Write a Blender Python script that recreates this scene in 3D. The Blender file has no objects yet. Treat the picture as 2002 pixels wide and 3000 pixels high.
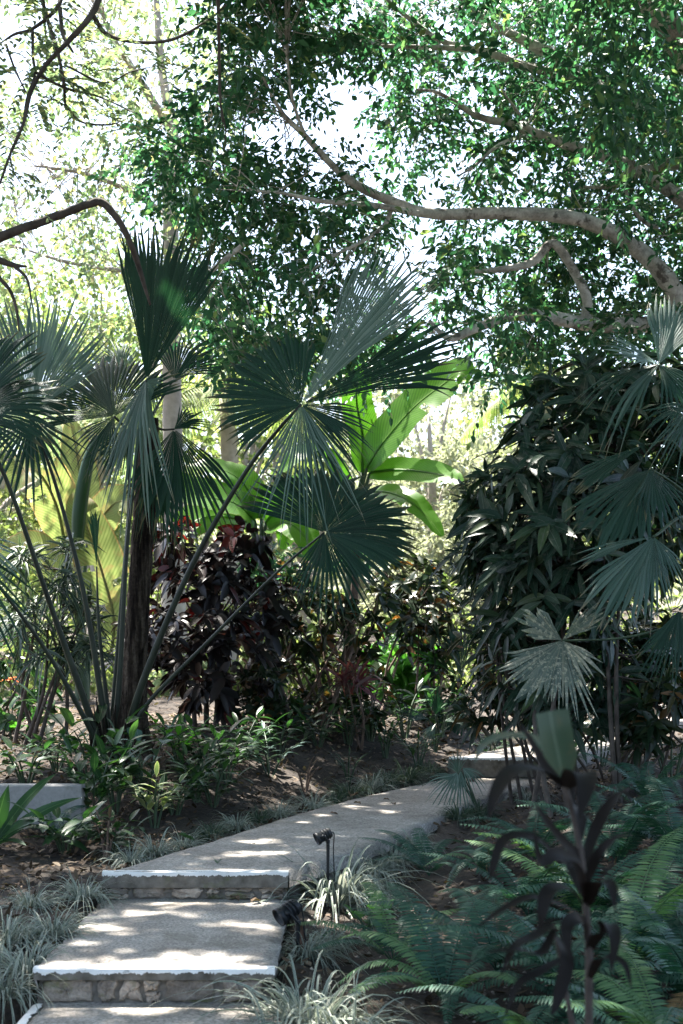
import bpy, math, random
import numpy as np
from mathutils import Vector
rng = np.random.default_rng(11)
random.seed(11)
C = bpy.context.scene.collection
D = bpy.data
PI = math.pi
F, CX, HY, ZC = 3264.0, 784.0, 1500.0, 1.3       # lens in picture units, eye height


def P(px, py, Y):
    return np.array([(px - CX) / F * Y, Y, ZC + (HY - py) / F * Y])


def nz(v):
    v = np.asarray(v, float)
    return v / np.maximum(np.linalg.norm(v, axis=-1, keepdims=True), 1e-9)


def sstep(a, b, x):
    t = np.clip((np.asarray(x, float) - a) / (b - a), 0, 1)
    return t * t * (3 - 2 * t)


def U(a, b, n=None):
    return rng.uniform(a, b, n)


# ------------------------------------------------------------------ terrain
LEFT = np.array([(-1.27, 3.5), (-1.27, 7.5), (-.915, 8.44), (-.268, 10.43), (.236, 11.66), (1.0, 13.25), (1.9, 15.0), (2.75, 16.9), (3.9, 18.6), (5.2, 20.5)])
RIGHT = np.array([(-.28, 3.5), (-.28, 7.5), (.16, 8.5), (.657, 9.93), (1.04, 11.1), (1.95, 13.1), (2.8, 14.7), (3.6, 16.5), (4.7, 18.3), (6.0, 20.0)])


def bumps(x, y):
    return (.035 * np.sin(1.7 * x + .6) * np.cos(1.3 * y + .2) + .02 * np.sin(4.1 * x + 2.2 * y) * np.cos(3.3 * y - 1.4 * x)
            + .008 * np.sin(11 * x + 3 * y) * np.sin(9 * y - 4 * x))


def G(x, y):
    x = np.asarray(x, float)
    y = np.asarray(y, float)
    base = np.interp(y, [0, 3, 5.5, 6.2, 7.5, 9, 12, 14.5, 17, 20, 26, 45, 70, 400], [-.35, -.3, -.17, -.06, .0, .07, .13, .29, .42, .5, .6, 1.6, 3.5, 6])
    xl = np.interp(y, LEFT[:, 1], LEFT[:, 0])
    xr = np.interp(y, RIGHT[:, 1], RIGHT[:, 0])
    left = sstep(.15, 2.0, xl - x) * (.3 * sstep(8.5, 12, y) - .22 * sstep(16, 20, y) + .06)
    left = left - .22 * sstep(.1, .5, xl - x) * sstep(6.3, 5.6, y)
    right = sstep(.2, 1.8, x - xr) * (.3 * sstep(6.5, 9.2, y) - .2 * sstep(14, 20, y)) - .07 * sstep(.0, .25, x - xr) * sstep(14, 11, y)
    z = base + left + right + bumps(x, y)
    on = sstep(-.06, .06, x - xl) * sstep(-.06, .06, xr - x) * sstep(24, 20.3, y)
    lo = np.interp(y, [0, 5.8, 5.9, 7.45, 7.6, 13, 13.3, 16.5, 17, 18.3, 18.8], [-.4, -.4, -.2, -.2, -.05, -.05, .12, .12, .27, .27, .4])
    z = z * (1 - on) + np.minimum(z, lo) * on
    # the lower flight that leaves to the left at the very bottom
    off = sstep(-2.75, -2.65, x) * sstep(-1.2, -1.3, x) * sstep(5.95, 5.85, y)
    return z * (1 - off) + np.minimum(z, -.5) * off


def ground_at(px, py, y0=3.0, y1=60.0):
    ys = np.arange(y0, y1, .02)
    z = ZC + (HY - py) / F * ys - G((px - CX) / F * ys, ys)
    i = int(np.argmax(z <= 0)) if (z <= 0).any() else len(ys) - 1
    y = ys[i]
    x = (px - CX) / F * y
    return np.array([x, y, float(G(x, y))])


# ------------------------------------------------------------------ mesh building
class MB:
    def __init__(s):
        s.v, s.u, s.f3, s.f4, s.n = [], [], [], [], 0

    def add(s, v, f4=None, f3=None, uv=None):
        v = np.asarray(v, float).reshape(-1, 3)
        s.v.append(v)
        s.u.append(np.zeros((len(v), 2)) if uv is None else np.asarray(uv, float).reshape(-1, 2))
        if f4 is not None and len(f4):
            s.f4.append(np.asarray(f4, int) + s.n)
        if f3 is not None and len(f3):
            s.f3.append(np.asarray(f3, int) + s.n)
        s.n += len(v)
        return s

    def grids(s, g, uv=None, wrap=False):
        """g: (N, a, b, 3) sheets of a*b points"""
        N, a, b = g.shape[:3]
        i, j = np.meshgrid(np.arange(a - 1), np.arange(b if wrap else b - 1), indexing='ij')
        j2 = (j + 1) % b
        q = np.stack([i * b + j, i * b + j2, (i + 1) * b + j2, (i + 1) * b + j], -1).reshape(-1, 4)
        q = (q[None] + (np.arange(N) * a * b)[:, None, None]).reshape(-1, 4)
        return s.add(g.reshape(-1, 3), f4=q, uv=uv)

    def build(s, name, mat, parent=None, root=None, smooth=True):
        v = np.concatenate(s.v)
        u = np.concatenate(s.u)
        if root is not None:
            v = v - np.array(root)
        f4 = np.concatenate(s.f4) if s.f4 else np.zeros((0, 4), int)
        f3 = np.concatenate(s.f3) if s.f3 else np.zeros((0, 3), int)
        loops = np.concatenate([f4.ravel(), f3.ravel()]).astype(np.int32)
        tot = np.concatenate([np.full(len(f4), 4), np.full(len(f3), 3)]).astype(np.int32)
        start = (np.cumsum(tot) - tot).astype(np.int32)
        me = D.meshes.new(name)
        me.vertices.add(len(v))
        me.vertices.foreach_set('co', v.astype(np.float32).ravel())
        me.loops.add(len(loops))
        me.loops.foreach_set('vertex_index', loops)
        me.polygons.add(len(tot))
        me.polygons.foreach_set('loop_start', start)
        me.polygons.foreach_set('use_smooth', np.full(len(tot), bool(smooth)))
        uvl = me.uv_layers.new(name='UVMap')
        uvl.data.foreach_set('uv', u[loops].astype(np.float32).ravel())
        me.update(calc_edges=True)
        me.validate()
        me.materials.append(mat)
        o = D.objects.new(name, me)
        C.objects.link(o)
        if parent is not None:
            o.parent = parent
        return o


def tag(o, label, cat, group=None, kind=None):
    if label:
        o['label'] = label
    if cat:
        o['category'] = cat
    if group:
        o['group'] = group
    if kind:
        o['kind'] = kind
    return o


def thing(name, loc, label, cat, group=None):
    o = D.objects.new(name, None)
    C.objects.link(o)
    o.location = [float(q) for q in loc]
    o.empty_display_size = .1
    return tag(o, label, cat, group)


def copy_tree(o, parent=None):
    c = o.copy()
    C.objects.link(c)
    if parent is not None:
        c.parent = parent
    for ch in list(o.children):
        copy_tree(ch, c)
    return c


def place(o, loc, rz=0., sc=1., tilt=(0, 0)):
    o.location = [float(q) for q in loc]
    o.rotation_euler = (tilt[0], tilt[1], rz)
    o.scale = (sc, sc, sc)
    return o


def spline(pts, n):
    p = np.asarray(pts, float)
    k = len(p)
    if k == 2:
        t = np.linspace(0, 1, n)[:, None]
        return p[0] * (1 - t) + p[1] * t
    e = np.vstack([2 * p[0] - p[1], p, 2 * p[-1] - p[-2]])
    t = np.linspace(0, k - 1 - 1e-6, n)
    i = t.astype(int)
    f = (t - i)[:, None]
    a, b, c, d = e[i], e[i + 1], e[i + 2], e[i + 3]
    return .5 * (2 * b + (c - a) * f + (2 * a - 5 * b + 4 * c - d) * f ** 2 + (3 * b - a - 3 * c + d) * f ** 3)


def tube(mb, pts, rad, n=None, seg=7, rough=0., flat=1.0, cap=True):
    pts = np.asarray(pts, float)
    n = n or max(2, 5 * (len(pts) - 1) + 1)
    p = spline(pts, n)
    rad = np.atleast_1d(np.asarray(rad, float))
    r = np.interp(np.linspace(0, 1, n), np.linspace(0, 1, len(rad)), rad)
    t = nz(np.gradient(p, axis=0))
    a = np.cross(t[0], [0, 1, 0.1])
    if np.linalg.norm(a) < 1e-3:
        a = np.cross(t[0], [1, 0, 0])
    A = np.zeros_like(p)
    for i in range(n):
        a = a - t[i] * np.dot(a, t[i])
        a = a / max(np.linalg.norm(a), 1e-9)
        A[i] = a
    B = np.cross(t, A)
    th = np.linspace(0, 2 * PI, seg, endpoint=False)
    rr = np.repeat(r[:, None], seg, 1)
    if rough:
        rr = rr * (1 + rough * rng.normal(0, 1, (n, seg)))
    g = p[:, None] + rr[..., None] * (np.cos(th)[None, :, None] * A[:, None] * flat + np.sin(th)[None, :, None] * B[:, None])
    ln = np.concatenate([[0], np.cumsum(np.linalg.norm(np.diff(p, axis=0), axis=1))])
    uv = np.stack(np.broadcast_arrays((th / (2 * PI))[None, :], ln[:, None]), -1)
    base = mb.n
    mb.grids(g[None], uv.reshape(-1, 2), wrap=True)
    if cap:
        for end, ring in ((p[-1], n - 1), (p[0], 0)):
            k = mb.n
            idx = np.arange(seg) + base + ring * seg
            mb.add([end])
            mb.f3.append(np.stack([idx, np.roll(idx, -1), np.full(seg, k)], -1))
    return mb


def lathe(mb, a, axis, prof, seg=18):
    """rings (distance along axis, radius)"""
    axis = nz(axis)
    s = nz(np.cross(axis, [0.3, .2, 1]))
    q = np.cross(axis, s)
    th = np.linspace(0, 2 * PI, seg, endpoint=False)
    pr = np.asarray(prof, float)
    g = np.asarray(a)[None, None] + pr[:, 0, None, None] * axis + pr[:, 1, None, None] * (np.cos(th)[None, :, None] * s + np.sin(th)[None, :, None] * q)
    return mb.grids(g[None], wrap=True)


def box(mb, lo, hi):
    (a, b, c), (d, e, f) = lo, hi
    v = [(a, b, c), (d, b, c), (d, e, c), (a, e, c), (a, b, f), (d, b, f), (d, e, f), (a, e, f)]
    return mb.add(v, f4=[(0, 3, 2, 1), (4, 5, 6, 7), (0, 1, 5, 4), (1, 2, 6, 5), (2, 3, 7, 6), (3, 0, 4, 7)])


PROF = {
    'lance': lambda t: np.sin(PI * np.clip(t, 0, 1) ** .8) ** .85,
    'oval': lambda t: np.sqrt(np.clip(1 - (2 * t - 1) ** 2, 0, 1)) ** .9,
    'strap': lambda t: np.clip(t * 7 + .35, 0, 1) * np.clip((1 - t ** 3), 0, 1) ** .8,
    'spat': lambda t: np.clip(np.sin(PI * t ** 1.5), 0, 1) ** .7,
    'heart': lambda t: np.clip(np.sin(PI * t ** .55), 0, 1) ** .8,
    'grass': lambda t: np.clip(1 - t ** 1.7, 0, 1) * .9 + .1 * (t < .99),
}


def blades(mb, pos, d, up, L, W, droop=.3, segs=4, prof='lance', fold=.25, wav=0.):
    pos = np.atleast_2d(pos)
    N = len(pos)
    d = nz(np.broadcast_to(d, (N, 3)))
    up = np.broadcast_to(up, (N, 3))
    L = np.broadcast_to(L, (N,)).astype(float)
    W = np.broadcast_to(W, (N,)).astype(float)
    dr = np.broadcast_to(droop, (N,)).astype(float)
    t = np.linspace(0, 1, segs + 1)
    c = pos[:, None] + d[:, None] * (L[:, None] * t)[..., None]
    c[..., 2] -= L[:, None] * dr[:, None] * t[None] ** 2
    tan = nz(np.gradient(c, axis=1))
    side = np.cross(d, up)
    bad = np.linalg.norm(side, axis=1) < 1e-3
    side[bad] = np.cross(d[bad], [1, .3, .2])
    side = nz(side)[:, None]
    nrm = nz(np.cross(np.broadcast_to(side, tan.shape), tan))
    w = W[:, None] * PROF[prof](t)[None] * .5
    w[:, -1] = np.maximum(w[:, -1], W * .01)
    w = w[..., None]
    wv = (wav * W[:, None] * np.sin(t[None] * 9 + U(0, 6, (N, 1))))[..., None] if wav else 0
    g = np.stack([c - side * w + nrm * w * fold + nrm * wv, c, c + side * w + nrm * w * fold - nrm * wv], 2)
    uv = np.stack(np.broadcast_arrays(np.array([0, .5, 1])[None, None, :], t[None, :, None]), -1)
    uv = np.broadcast_to(uv, (N, segs + 1, 3, 2))
    return mb.grids(g, uv.reshape(-1, 2))


def cards(mb, pos, d, nrm, L, W, fold=.25, droop=.12):
    """small crown leaves: two quads folded along the midrib"""
    N = len(pos)
    d = nz(d)
    s = nz(np.cross(d, nrm))
    n = np.cross(s, d)
    L = np.broadcast_to(L, (N,))[:, None]
    W = np.broadcast_to(W, (N,))[:, None]
    def pt(t, w):
        q = pos + d * L * t + s * W * w + n * (abs(w) * W * fold)
        q = q - n * L * droop * t * t
        return q
    v = np.stack([pt(0, 0), pt(.3, .46), pt(.68, .36), pt(1, 0), pt(.68, -.36), pt(.3, -.46)], 1)
    q = np.array([[0, 1, 2, 3], [0, 3, 4, 5]])
    q = (q[None] + (np.arange(N) * 6)[:, None, None]).reshape(-1, 4)
    uv = np.tile(np.array([[.5, 0], [1, .3], [.9, .7], [.5, 1], [.1, .7], [0, .3]]), (N, 1))
    return mb.add(v.reshape(-1, 3), f4=q, uv=uv)


def rand_dirs(n):
    return nz(rng.normal(0, 1, (n, 3)))


def sprays(centers, rad, k, flat=.6):
    """k leaf anchors scattered about each centre -> positions, outward directions"""
    n = len(centers)
    o = rand_dirs(n * k) * (U(0, 1, n * k) ** .5)[:, None]
    o[:, 2] *= flat
    r = np.repeat(np.broadcast_to(rad, (n,)), k)[:, None]
    p = np.repeat(centers, k, 0) + o * r
    d = nz(o + rng.normal(0, .45, o.shape) + np.array([0, 0, -.35]))
    return p, d


def leaf_normals(n, tilt=.55):
    v = rng.normal(0, tilt, (n, 3))
    v[:, 2] += 1
    return nz(v)


# ------------------------------------------------------------------ materials
def mat_new(name):
    m = D.materials.new(name)
    m.use_nodes = True
    nt = m.node_tree
    nt.nodes.clear()
    out = nt.nodes.new('ShaderNodeOutputMaterial')
    return m, nt, out


def node(nt, kind, **kw):
    n = nt.nodes.new(kind)
    for k, v in kw.items():
        if hasattr(n, k):
            setattr(n, k, v)
        else:
            n.inputs[k.replace('_', ' ')].default_value = v
    return n


def ramp(nt, fac, stops):
    r = nt.nodes.new('ShaderNodeValToRGB')
    e = r.color_ramp.elements
    while len(e) < len(stops):
        e.new(.5)
    for q, (p, c) in zip(e, stops):
        q.position = p
        q.color = (*c, 1)
    nt.links.new(fac, r.inputs[0])
    return r.outputs[0]


def mixc(nt, a, b, fac, mode='MIX'):
    m = nt.nodes.new('ShaderNodeMix')
    m.data_type = 'RGBA'
    m.blend_type = mode
    for sock, v in ((m.inputs[0], fac), (m.inputs[6], a), (m.inputs[7], b)):
        if hasattr(v, 'is_linked'):
            nt.links.new(v, sock)
        elif isinstance(v, (int, float)):
            sock.default_value = v
        else:
            sock.default_value = (*v, 1)
    return m.outputs[2]


def math_n(nt, op, a, b=0.):
    m = nt.nodes.new('ShaderNodeMath')
    m.operation = op
    for s, v in ((m.inputs[0], a), (m.inputs[1], b)):
        if hasattr(v, 'is_linked'):
            nt.links.new(v, s)
        else:
            s.default_value = v
    return m.outputs[0]


def noise(nt, scale, detail=4, rough=.55, vec=None):
    n = node(nt, 'ShaderNodeTexNoise')
    n.inputs['Scale'].default_value = scale
    n.inputs['Detail'].default_value = detail
    n.inputs['Roughness'].default_value = rough
    if vec is None:
        tc = nt.nodes.new('ShaderNodeTexCoord')
        vec = tc.outputs['Object']
    nt.links.new(vec, n.inputs['Vector'])
    return n.outputs['Fac']


KD = {'fan_palm_leaf': .85, 'fan_palm_pale_leaf': 1.05, 'long_shrub_leaf': .8, 'dark_purple_leaf': .7, 'croton_leaf': .6, 'ginger_leaf': .65, 'dracaena_leaf': .6, 'sword_fern_leaf': .8,
      'leaf_litter': .6, 'broad_tree_leaf': 1.1, 'dark_grass': .7, 'spotted_palm_leaf': .9}


def leaf_mat(name, stops, trans=.35, rough=.42, spec=.5, tcol=(1.3, 1.5, .7), vein=None, edge=None, spots=None, stripe=0., coat=0., ribs=0., tip=None):
    m, nt, out = mat_new(name)
    kd = KD.get(name, 1.0)
    spec *= .6
    stops = [(p_, tuple(q_ * kd for q_ in c_)) for p_, c_ in stops]
    geo = nt.nodes.new('ShaderNodeNewGeometry')
    col = ramp(nt, geo.outputs['Random Per Island'], stops)
    f = noise(nt, 7, 3)
    col = mixc(nt, col, (.55, .6, .5), math_n(nt, 'MULTIPLY', f, .55), 'MULTIPLY')
    uvn = nt.nodes.new('ShaderNodeTexCoord')
    sep = nt.nodes.new('ShaderNodeSeparateXYZ')
    nt.links.new(uvn.outputs['UV'], sep.inputs[0])
    cen = math_n(nt, 'ABSOLUTE', math_n(nt, 'SUBTRACT', sep.outputs[0], .5))     # 0 at the midrib, .5 at the edge
    if vein:
        k = math_n(nt, 'LESS_THAN', cen, vein[1])
        col = mixc(nt, col, vein[0], math_n(nt, 'MULTIPLY', k, .8))
    if edge:
        k = math_n(nt, 'GREATER_THAN', cen, edge[1])
        col = mixc(nt, col, edge[0], math_n(nt, 'MULTIPLY', k, .85))
    if ribs:
        w = node(nt, 'ShaderNodeTexWave')
        w.bands_direction = 'Y'
        w.inputs['Scale'].default_value = ribs
        w.inputs['Distortion'].default_value = 1.2
        w.inputs['Detail Scale'].default_value = 1.5
        cmb = nt.nodes.new('ShaderNodeCombineXYZ')
        nt.links.new(math_n(nt, 'SUBTRACT', sep.outputs[1], math_n(nt, 'MULTIPLY', cen, .25)), cmb.inputs[1])
        nt.links.new(cmb.outputs[0], w.inputs['Vector'])
        col = mixc(nt, col, ramp(nt, w.outputs['Fac'], [(0, (.72, .78, .7)), (1, (1.12, 1.1, 1.1))]), 1.0, 'MULTIPLY')
    if tip:
        k = ramp(nt, math_n(nt, 'ADD', sep.outputs[1], math_n(nt, 'MULTIPLY', math_n(nt, 'SUBTRACT', noise(nt, 5, 2), .5), .35)), [(.86, (0, 0, 0)), (.97, (1, 1, 1))])
        col = mixc(nt, col, tip, math_n(nt, 'MULTIPLY', k, .8))
    if spots:
        s = noise(nt, spots[1], 5, .7)
        k = ramp(nt, s, [(.52, (0, 0, 0)), (.62, (1, 1, 1))])
        col = mixc(nt, col, spots[0], math_n(nt, 'MULTIPLY', k, spots[2]))
    b = nt.nodes.new('ShaderNodeBsdfPrincipled')
    nt.links.new(col, b.inputs['Base Color'])
    b.inputs['Roughness'].default_value = rough
    b.inputs['Specular IOR Level'].default_value = spec
    if coat:
        b.inputs['Coat Weight'].default_value = coat
        b.inputs['Coat Roughness'].default_value = .35
    if stripe:
        w = node(nt, 'ShaderNodeTexWave')
        w.bands_direction = 'X'
        w.inputs['Scale'].default_value = stripe
        w.inputs['Distortion'].default_value = .3
        nt.links.new(uvn.outputs['UV'], w.inputs['Vector'])
        bp = node(nt, 'ShaderNodeBump')
        bp.inputs['Strength'].default_value = .35
        bp.inputs['Distance'].default_value = .004
        nt.links.new(w.outputs['Fac'], bp.inputs['Height'])
        nt.links.new(bp.outputs[0], b.inputs['Normal'])
    t = nt.nodes.new('ShaderNodeBsdfTranslucent')
    nt.links.new(mixc(nt, col, tcol, 1.0, 'MULTIPLY'), t.inputs['Color'])
    mx = nt.nodes.new('ShaderNodeMixShader')
    mx.inputs[0].default_value = trans
    nt.links.new(b.outputs[0], mx.inputs[1])
    nt.links.new(t.outputs[0], mx.inputs[2])
    nt.links.new(mx.outputs[0], out.inputs[0])
    return m


def hard_mat(name, stops, scale=6, rough=.85, bump=.3, bdist=.01, detail=6, fine=None, stretch=None, patch=None, spec=.3, metal=0., island=False):
    m, nt, out = mat_new(name)
    tc = nt.nodes.new('ShaderNodeTexCoord')
    vec = tc.outputs['Object']
    if stretch:
        mp = nt.nodes.new('ShaderNodeMapping')
        mp.inputs['Scale'].default_value = stretch
        nt.links.new(vec, mp.inputs['Vector'])
        vec = mp.outputs[0]
    f = noise(nt, scale, detail, .6, vec)
    col = ramp(nt, f, stops)
    if island:
        geo = nt.nodes.new('ShaderNodeNewGeometry')
        iv = ramp(nt, geo.outputs['Random Per Island'], [(0, (.55, .55, .55)), (1, (1.35, 1.3, 1.25))])
        col = mixc(nt, col, iv, 1.0, 'MULTIPLY')
    h = f
    if fine:
        g = noise(nt, fine[0], 3, .7)
        col = mixc(nt, col, ramp(nt, g, [(.3, (fine[1],) * 3), (.7, (fine[2],) * 3)]), 1.0, 'MULTIPLY')
        h = math_n(nt, 'ADD', f, math_n(nt, 'MULTIPLY', g, .6))
    if patch:
        g = noise(nt, patch[1], 5, .65)
        col = mixc(nt, col, patch[0], math_n(nt, 'MULTIPLY', ramp(nt, g, [(patch[2], (0, 0, 0)), (patch[2] + .08, (1, 1, 1))]), patch[3]))
    b = nt.nodes.new('ShaderNodeBsdfPrincipled')
    nt.links.new(col, b.inputs['Base Color'])
    b.inputs['Roughness'].default_value = rough
    b.inputs['Specular IOR Level'].default_value = spec
    b.inputs['Metallic'].default_value = metal
    bp = node(nt, 'ShaderNodeBump')
    bp.inputs['Strength'].default_value = bump
    bp.inputs['Distance'].default_value = bdist
    nt.links.new(h, bp.inputs['Height'])
    nt.links.new(bp.outputs[0], b.inputs['Normal'])
    nt.links.new(b.outputs[0], out.inputs[0])
    return m


M = {}
M['concrete'] = hard_mat('path_concrete', [(.3, (.23, .205, .18)), (.55, (.325, .298, .268)), (.75, (.43, .40, .36))], 3.5, .9, .6, .006, fine=(70, .35, 1.4), patch=((.12, .105, .08), 2.1, .56, .5), spec=.15)
M['white_paint'] = hard_mat('white_paint', [(.3, (.58, .57, .55)), (.7, (.74, .73, .71))], 9, .8, .3, .004, patch=((.16, .15, .13), 11, .60, .75), spec=.15)
M['rock'] = hard_mat('riser_rock', [(.3, (.16, .135, .11)), (.5, (.29, .25, .21)), (.75, (.46, .41, .35))], 9, .9, .8, .02, fine=(60, .7, 1.2), patch=((.12, .13, .05), 5, .56, .7), island=True)
M['mortar'] = hard_mat('riser_mortar', [(.3, (.07, .062, .05)), (.6, (.16, .145, .125)), (.8, (.25, .23, .2))], 14, .95, .8, .01, patch=((.10, .115, .04), 4, .55, .6))
M['soil'] = hard_mat('garden_soil', [(.25, (.014, .011, .008)), (.5, (.036, .028, .022)), (.75, (.095, .075, .06))], 1.6, .95, .7, .03, 8, fine=(34, .5, 1.35))
M['litter'] = leaf_mat('leaf_litter', [(0, (.05, .032, .022)), (.4, (.12, .08, .055)), (.75, (.22, .155, .11)), (1, (.38, .30, .23))], .1, .75, .2)
M['pebble'] = hard_mat('pebble', [(.3, (.12, .11, .10)), (.7, (.38, .35, .32))], 18, .9, .3, .005, island=True)
M['wall'] = hard_mat('old_plaster', [(.3, (.22, .212, .205)), (.7, (.32, .31, .30))], 3, .9, .3, .005, fine=(40, .85, 1.1), patch=((.12, .12, .09), 2.2, .53, .6))
M['bark_pale'] = hard_mat('pale_bark', [(.3, (.19, .175, .16)), (.5, (.45, .425, .395)), (.7, (.68, .655, .62))], 5, .9, .6, .012, fine=(30, .7, 1.2), patch=((.06, .05, .045), 6, .56, .85))
M['bark_far'] = hard_mat('grey_bark', [(.3, (.22, .19, .16)), (.7, (.42, .37, .32))], 5, .9, .5, .01)
M['bark_dark'] = hard_mat('dark_bark', [(.3, (.03, .024, .02)), (.7, (.10, .082, .07))], 12, .9, .6, .008)
M['palm_trunk'] = hard_mat('palm_trunk', [(.38, (.008, .006, .005)), (.5, (.034, .026, .02)), (.66, (.105, .085, .066))], 22, .95, 1.0, .03, stretch=(1, 1, .1), fine=(40, .6, 1.2), spec=.1)
M['stem_brown'] = hard_mat('brown_stem', [(.3, (.05, .034, .026)), (.7, (.18, .125, .095))], 16, .85, .5, .006, stretch=(1, 1, .3))
M['stem_green'] = hard_mat('green_stalk', [(.3, (.02, .04, .02)), (.7, (.05, .08, .042))], 10, .5, .2, .003, spec=.3, stretch=(1, 1, .2))
M['stalk_dark'] = hard_mat('dark_stalk', [(.3, (.010, .014, .010)), (.7, (.035, .045, .030))], 14, .5, .3, .003, spec=.25, stretch=(1, 1, .2))
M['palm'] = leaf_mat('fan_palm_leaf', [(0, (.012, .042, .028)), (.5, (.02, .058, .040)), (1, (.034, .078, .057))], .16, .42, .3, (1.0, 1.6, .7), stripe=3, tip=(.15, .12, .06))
M['palm_pale'] = leaf_mat('fan_palm_pale_leaf', [(0, (.065, .115, .095)), (.5, (.11, .165, .14)), (1, (.18, .235, .205))], .15, .42, .45, (1.0, 1.3, .8), stripe=3, tip=(.30, .25, .16))  # paler copy for some fan sections, with light through the blades partly in its colour
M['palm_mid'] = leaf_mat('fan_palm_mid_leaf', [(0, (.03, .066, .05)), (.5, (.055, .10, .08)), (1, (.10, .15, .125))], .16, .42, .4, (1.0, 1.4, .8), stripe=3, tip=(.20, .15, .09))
M['palm_spot'] = leaf_mat('spotted_palm_leaf', [(0, (.07, .10, .085)), (.6, (.13, .16, .135)), (1, (.23, .23, .18))], .12, .5, .5, spots=((.38, .36, .27), 38, .8), stripe=3)
M['palm_dead'] = leaf_mat('dry_palm_leaf', [(0, (.30, .19, .10)), (.5, (.45, .30, .17)), (1, (.6, .45, .28))], .3, .7, .2, (1.1, 1, .8))
M['canopy'] = leaf_mat('broad_tree_leaf', [(0, (.020, .060, .038)), (.5, (.036, .095, .058)), (.8, (.06, .135, .07)), (.93, (.10, .17, .08)), (1, (.19, .20, .08))], .42, .40, .5, (1.2, 1.65, 1.0))
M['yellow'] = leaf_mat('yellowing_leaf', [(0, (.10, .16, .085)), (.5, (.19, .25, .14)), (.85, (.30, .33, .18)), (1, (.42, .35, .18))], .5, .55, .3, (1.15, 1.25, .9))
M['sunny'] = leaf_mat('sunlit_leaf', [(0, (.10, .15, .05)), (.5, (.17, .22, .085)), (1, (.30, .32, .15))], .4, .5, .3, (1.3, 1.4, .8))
M['far'] = leaf_mat('far_leaf', [(0, (.20, .22, .14)), (.5, (.29, .31, .21)), (1, (.42, .42, .32))], .4, .7, .2, (1.1, 1.15, .9))  # foliage lightened so that glaring sunlight is put into its colour
M['banana'] = leaf_mat('banana_leaf', [(0, (.075, .17, .03)), (1, (.10, .21, .04))], .6, .35, .4, (1.3, 1.75, .6), vein=((.16, .26, .08), .03), ribs=14, edge=((.16, .14, .05), .488))
M['banana_pale'] = leaf_mat('pale_banana_leaf', [(0, (.20, .24, .10)), (1, (.27, .30, .14))], .5, .5, .25, (1.15, 1.2, .85), vein=((.30, .26, .14), .03), ribs=12, edge=((.30, .20, .10), .47), spots=((.24, .17, .09), 6, .6))
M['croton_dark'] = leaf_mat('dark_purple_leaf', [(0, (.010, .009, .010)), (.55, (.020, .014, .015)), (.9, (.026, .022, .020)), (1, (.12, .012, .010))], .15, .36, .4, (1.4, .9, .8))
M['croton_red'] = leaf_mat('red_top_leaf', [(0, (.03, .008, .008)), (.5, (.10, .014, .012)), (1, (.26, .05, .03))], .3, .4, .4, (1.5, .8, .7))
M['croton_mix'] = leaf_mat('croton_leaf', [(0, (.012, .030, .015)), (.6, (.026, .058, .026)), (.86, (.05, .07, .025)), (.96, (.12, .07, .022)), (1, (.34, .16, .05))], .3, .36, .5, (1.5, 1.2, .6))
M['mango'] = leaf_mat('long_shrub_leaf', [(0, (.010, .034, .020)), (.5, (.020, .052, .031)), (.85, (.04, .08, .05)), (1, (.07, .11, .045))], .2, .42, .45, (1.2, 1.5, .7), vein=((.10, .12, .10), .025), spots=((.13, .115, .10), 26, .3))
M['ginger'] = leaf_mat('ginger_leaf', [(0, (.025, .07, .03)), (.6, (.045, .11, .045)), (1, (.08, .15, .06))], .3, .36, .5, (1.3, 1.7, .7), vein=((.09, .15, .07), .03))
M['bluish'] = leaf_mat('bluish_glossy_leaf', [(0, (.05, .10, .085)), (1, (.09, .15, .125))], .15, .33, .6, vein=((.14, .2, .16), .03))
M['varieg'] = leaf_mat('variegated_leaf', [(0, (.10, .16, .07)), (.5, (.20, .26, .13)), (1, (.36, .38, .22))], .3, .4, .5, edge=((.45, .45, .30), .34))
M['bright'] = leaf_mat('bright_green_leaf', [(0, (.035, .11, .025)), (.6, (.06, .17, .035)), (1, (.10, .24, .05))], .45, .4, .5, (1.3, 1.7, .6))
M['dracaena'] = leaf_mat('dracaena_leaf', [(0, (.025, .055, .035)), (.6, (.05, .09, .06)), (1, (.12, .16, .12))], .2, .38, .55, edge=((.14, .18, .13), .36))
M['grass'] = leaf_mat('striped_grass', [(0, (.08, .115, .085)), (.5, (.185, .215, .18)), (.85, (.33, .36, .30)), (1, (.45, .43, .38))], .2, .5, .35, (1.1, 1.15, 1.0), edge=((.40, .42, .37), .34), tip=(.34, .28, .19))
M['grass_dark'] = leaf_mat('dark_grass', [(0, (.04, .08, .055)), (.6, (.085, .13, .10)), (1, (.24, .27, .22))], .25, .5, .4)  # darker grass without the pale edge
M['fern'] = leaf_mat('sword_fern_leaf', [(0, (.022, .075, .052)), (.6, (.035, .105, .072)), (1, (.06, .14, .09))], .28, .45, .45, (1.1, 1.5, .8))
M['fern_tip'] = leaf_mat('light_fern_leaf', [(0, (.06, .14, .06)), (1, (.13, .22, .10))], .35, .45, .4)
M['fern_dry'] = leaf_mat('dry_fern_leaf', [(0, (.16, .10, .05)), (1, (.26, .18, .09))], .25, .6, .2)
M['cordyline'] = leaf_mat('bronze_cordyline_leaf', [(0, (.007, .009, .008)), (.5, (.012, .012, .011)), (1, (.026, .015, .012))], .12, .6, .15, (1.5, .9, .8))
M['cord_green'] = leaf_mat('green_cordyline_leaf', [(0, (.04, .065, .05)), (1, (.055, .085, .065))], .25, .36, .55, vein=((.09, .12, .10), .04), spots=((.12, .08, .045), 9, .4))
M['redspike'] = leaf_mat('red_spiky_leaf', [(0, (.10, .02, .03)), (.5, (.16, .05, .06)), (1, (.12, .11, .11))], .2, .4, .5)
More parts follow.
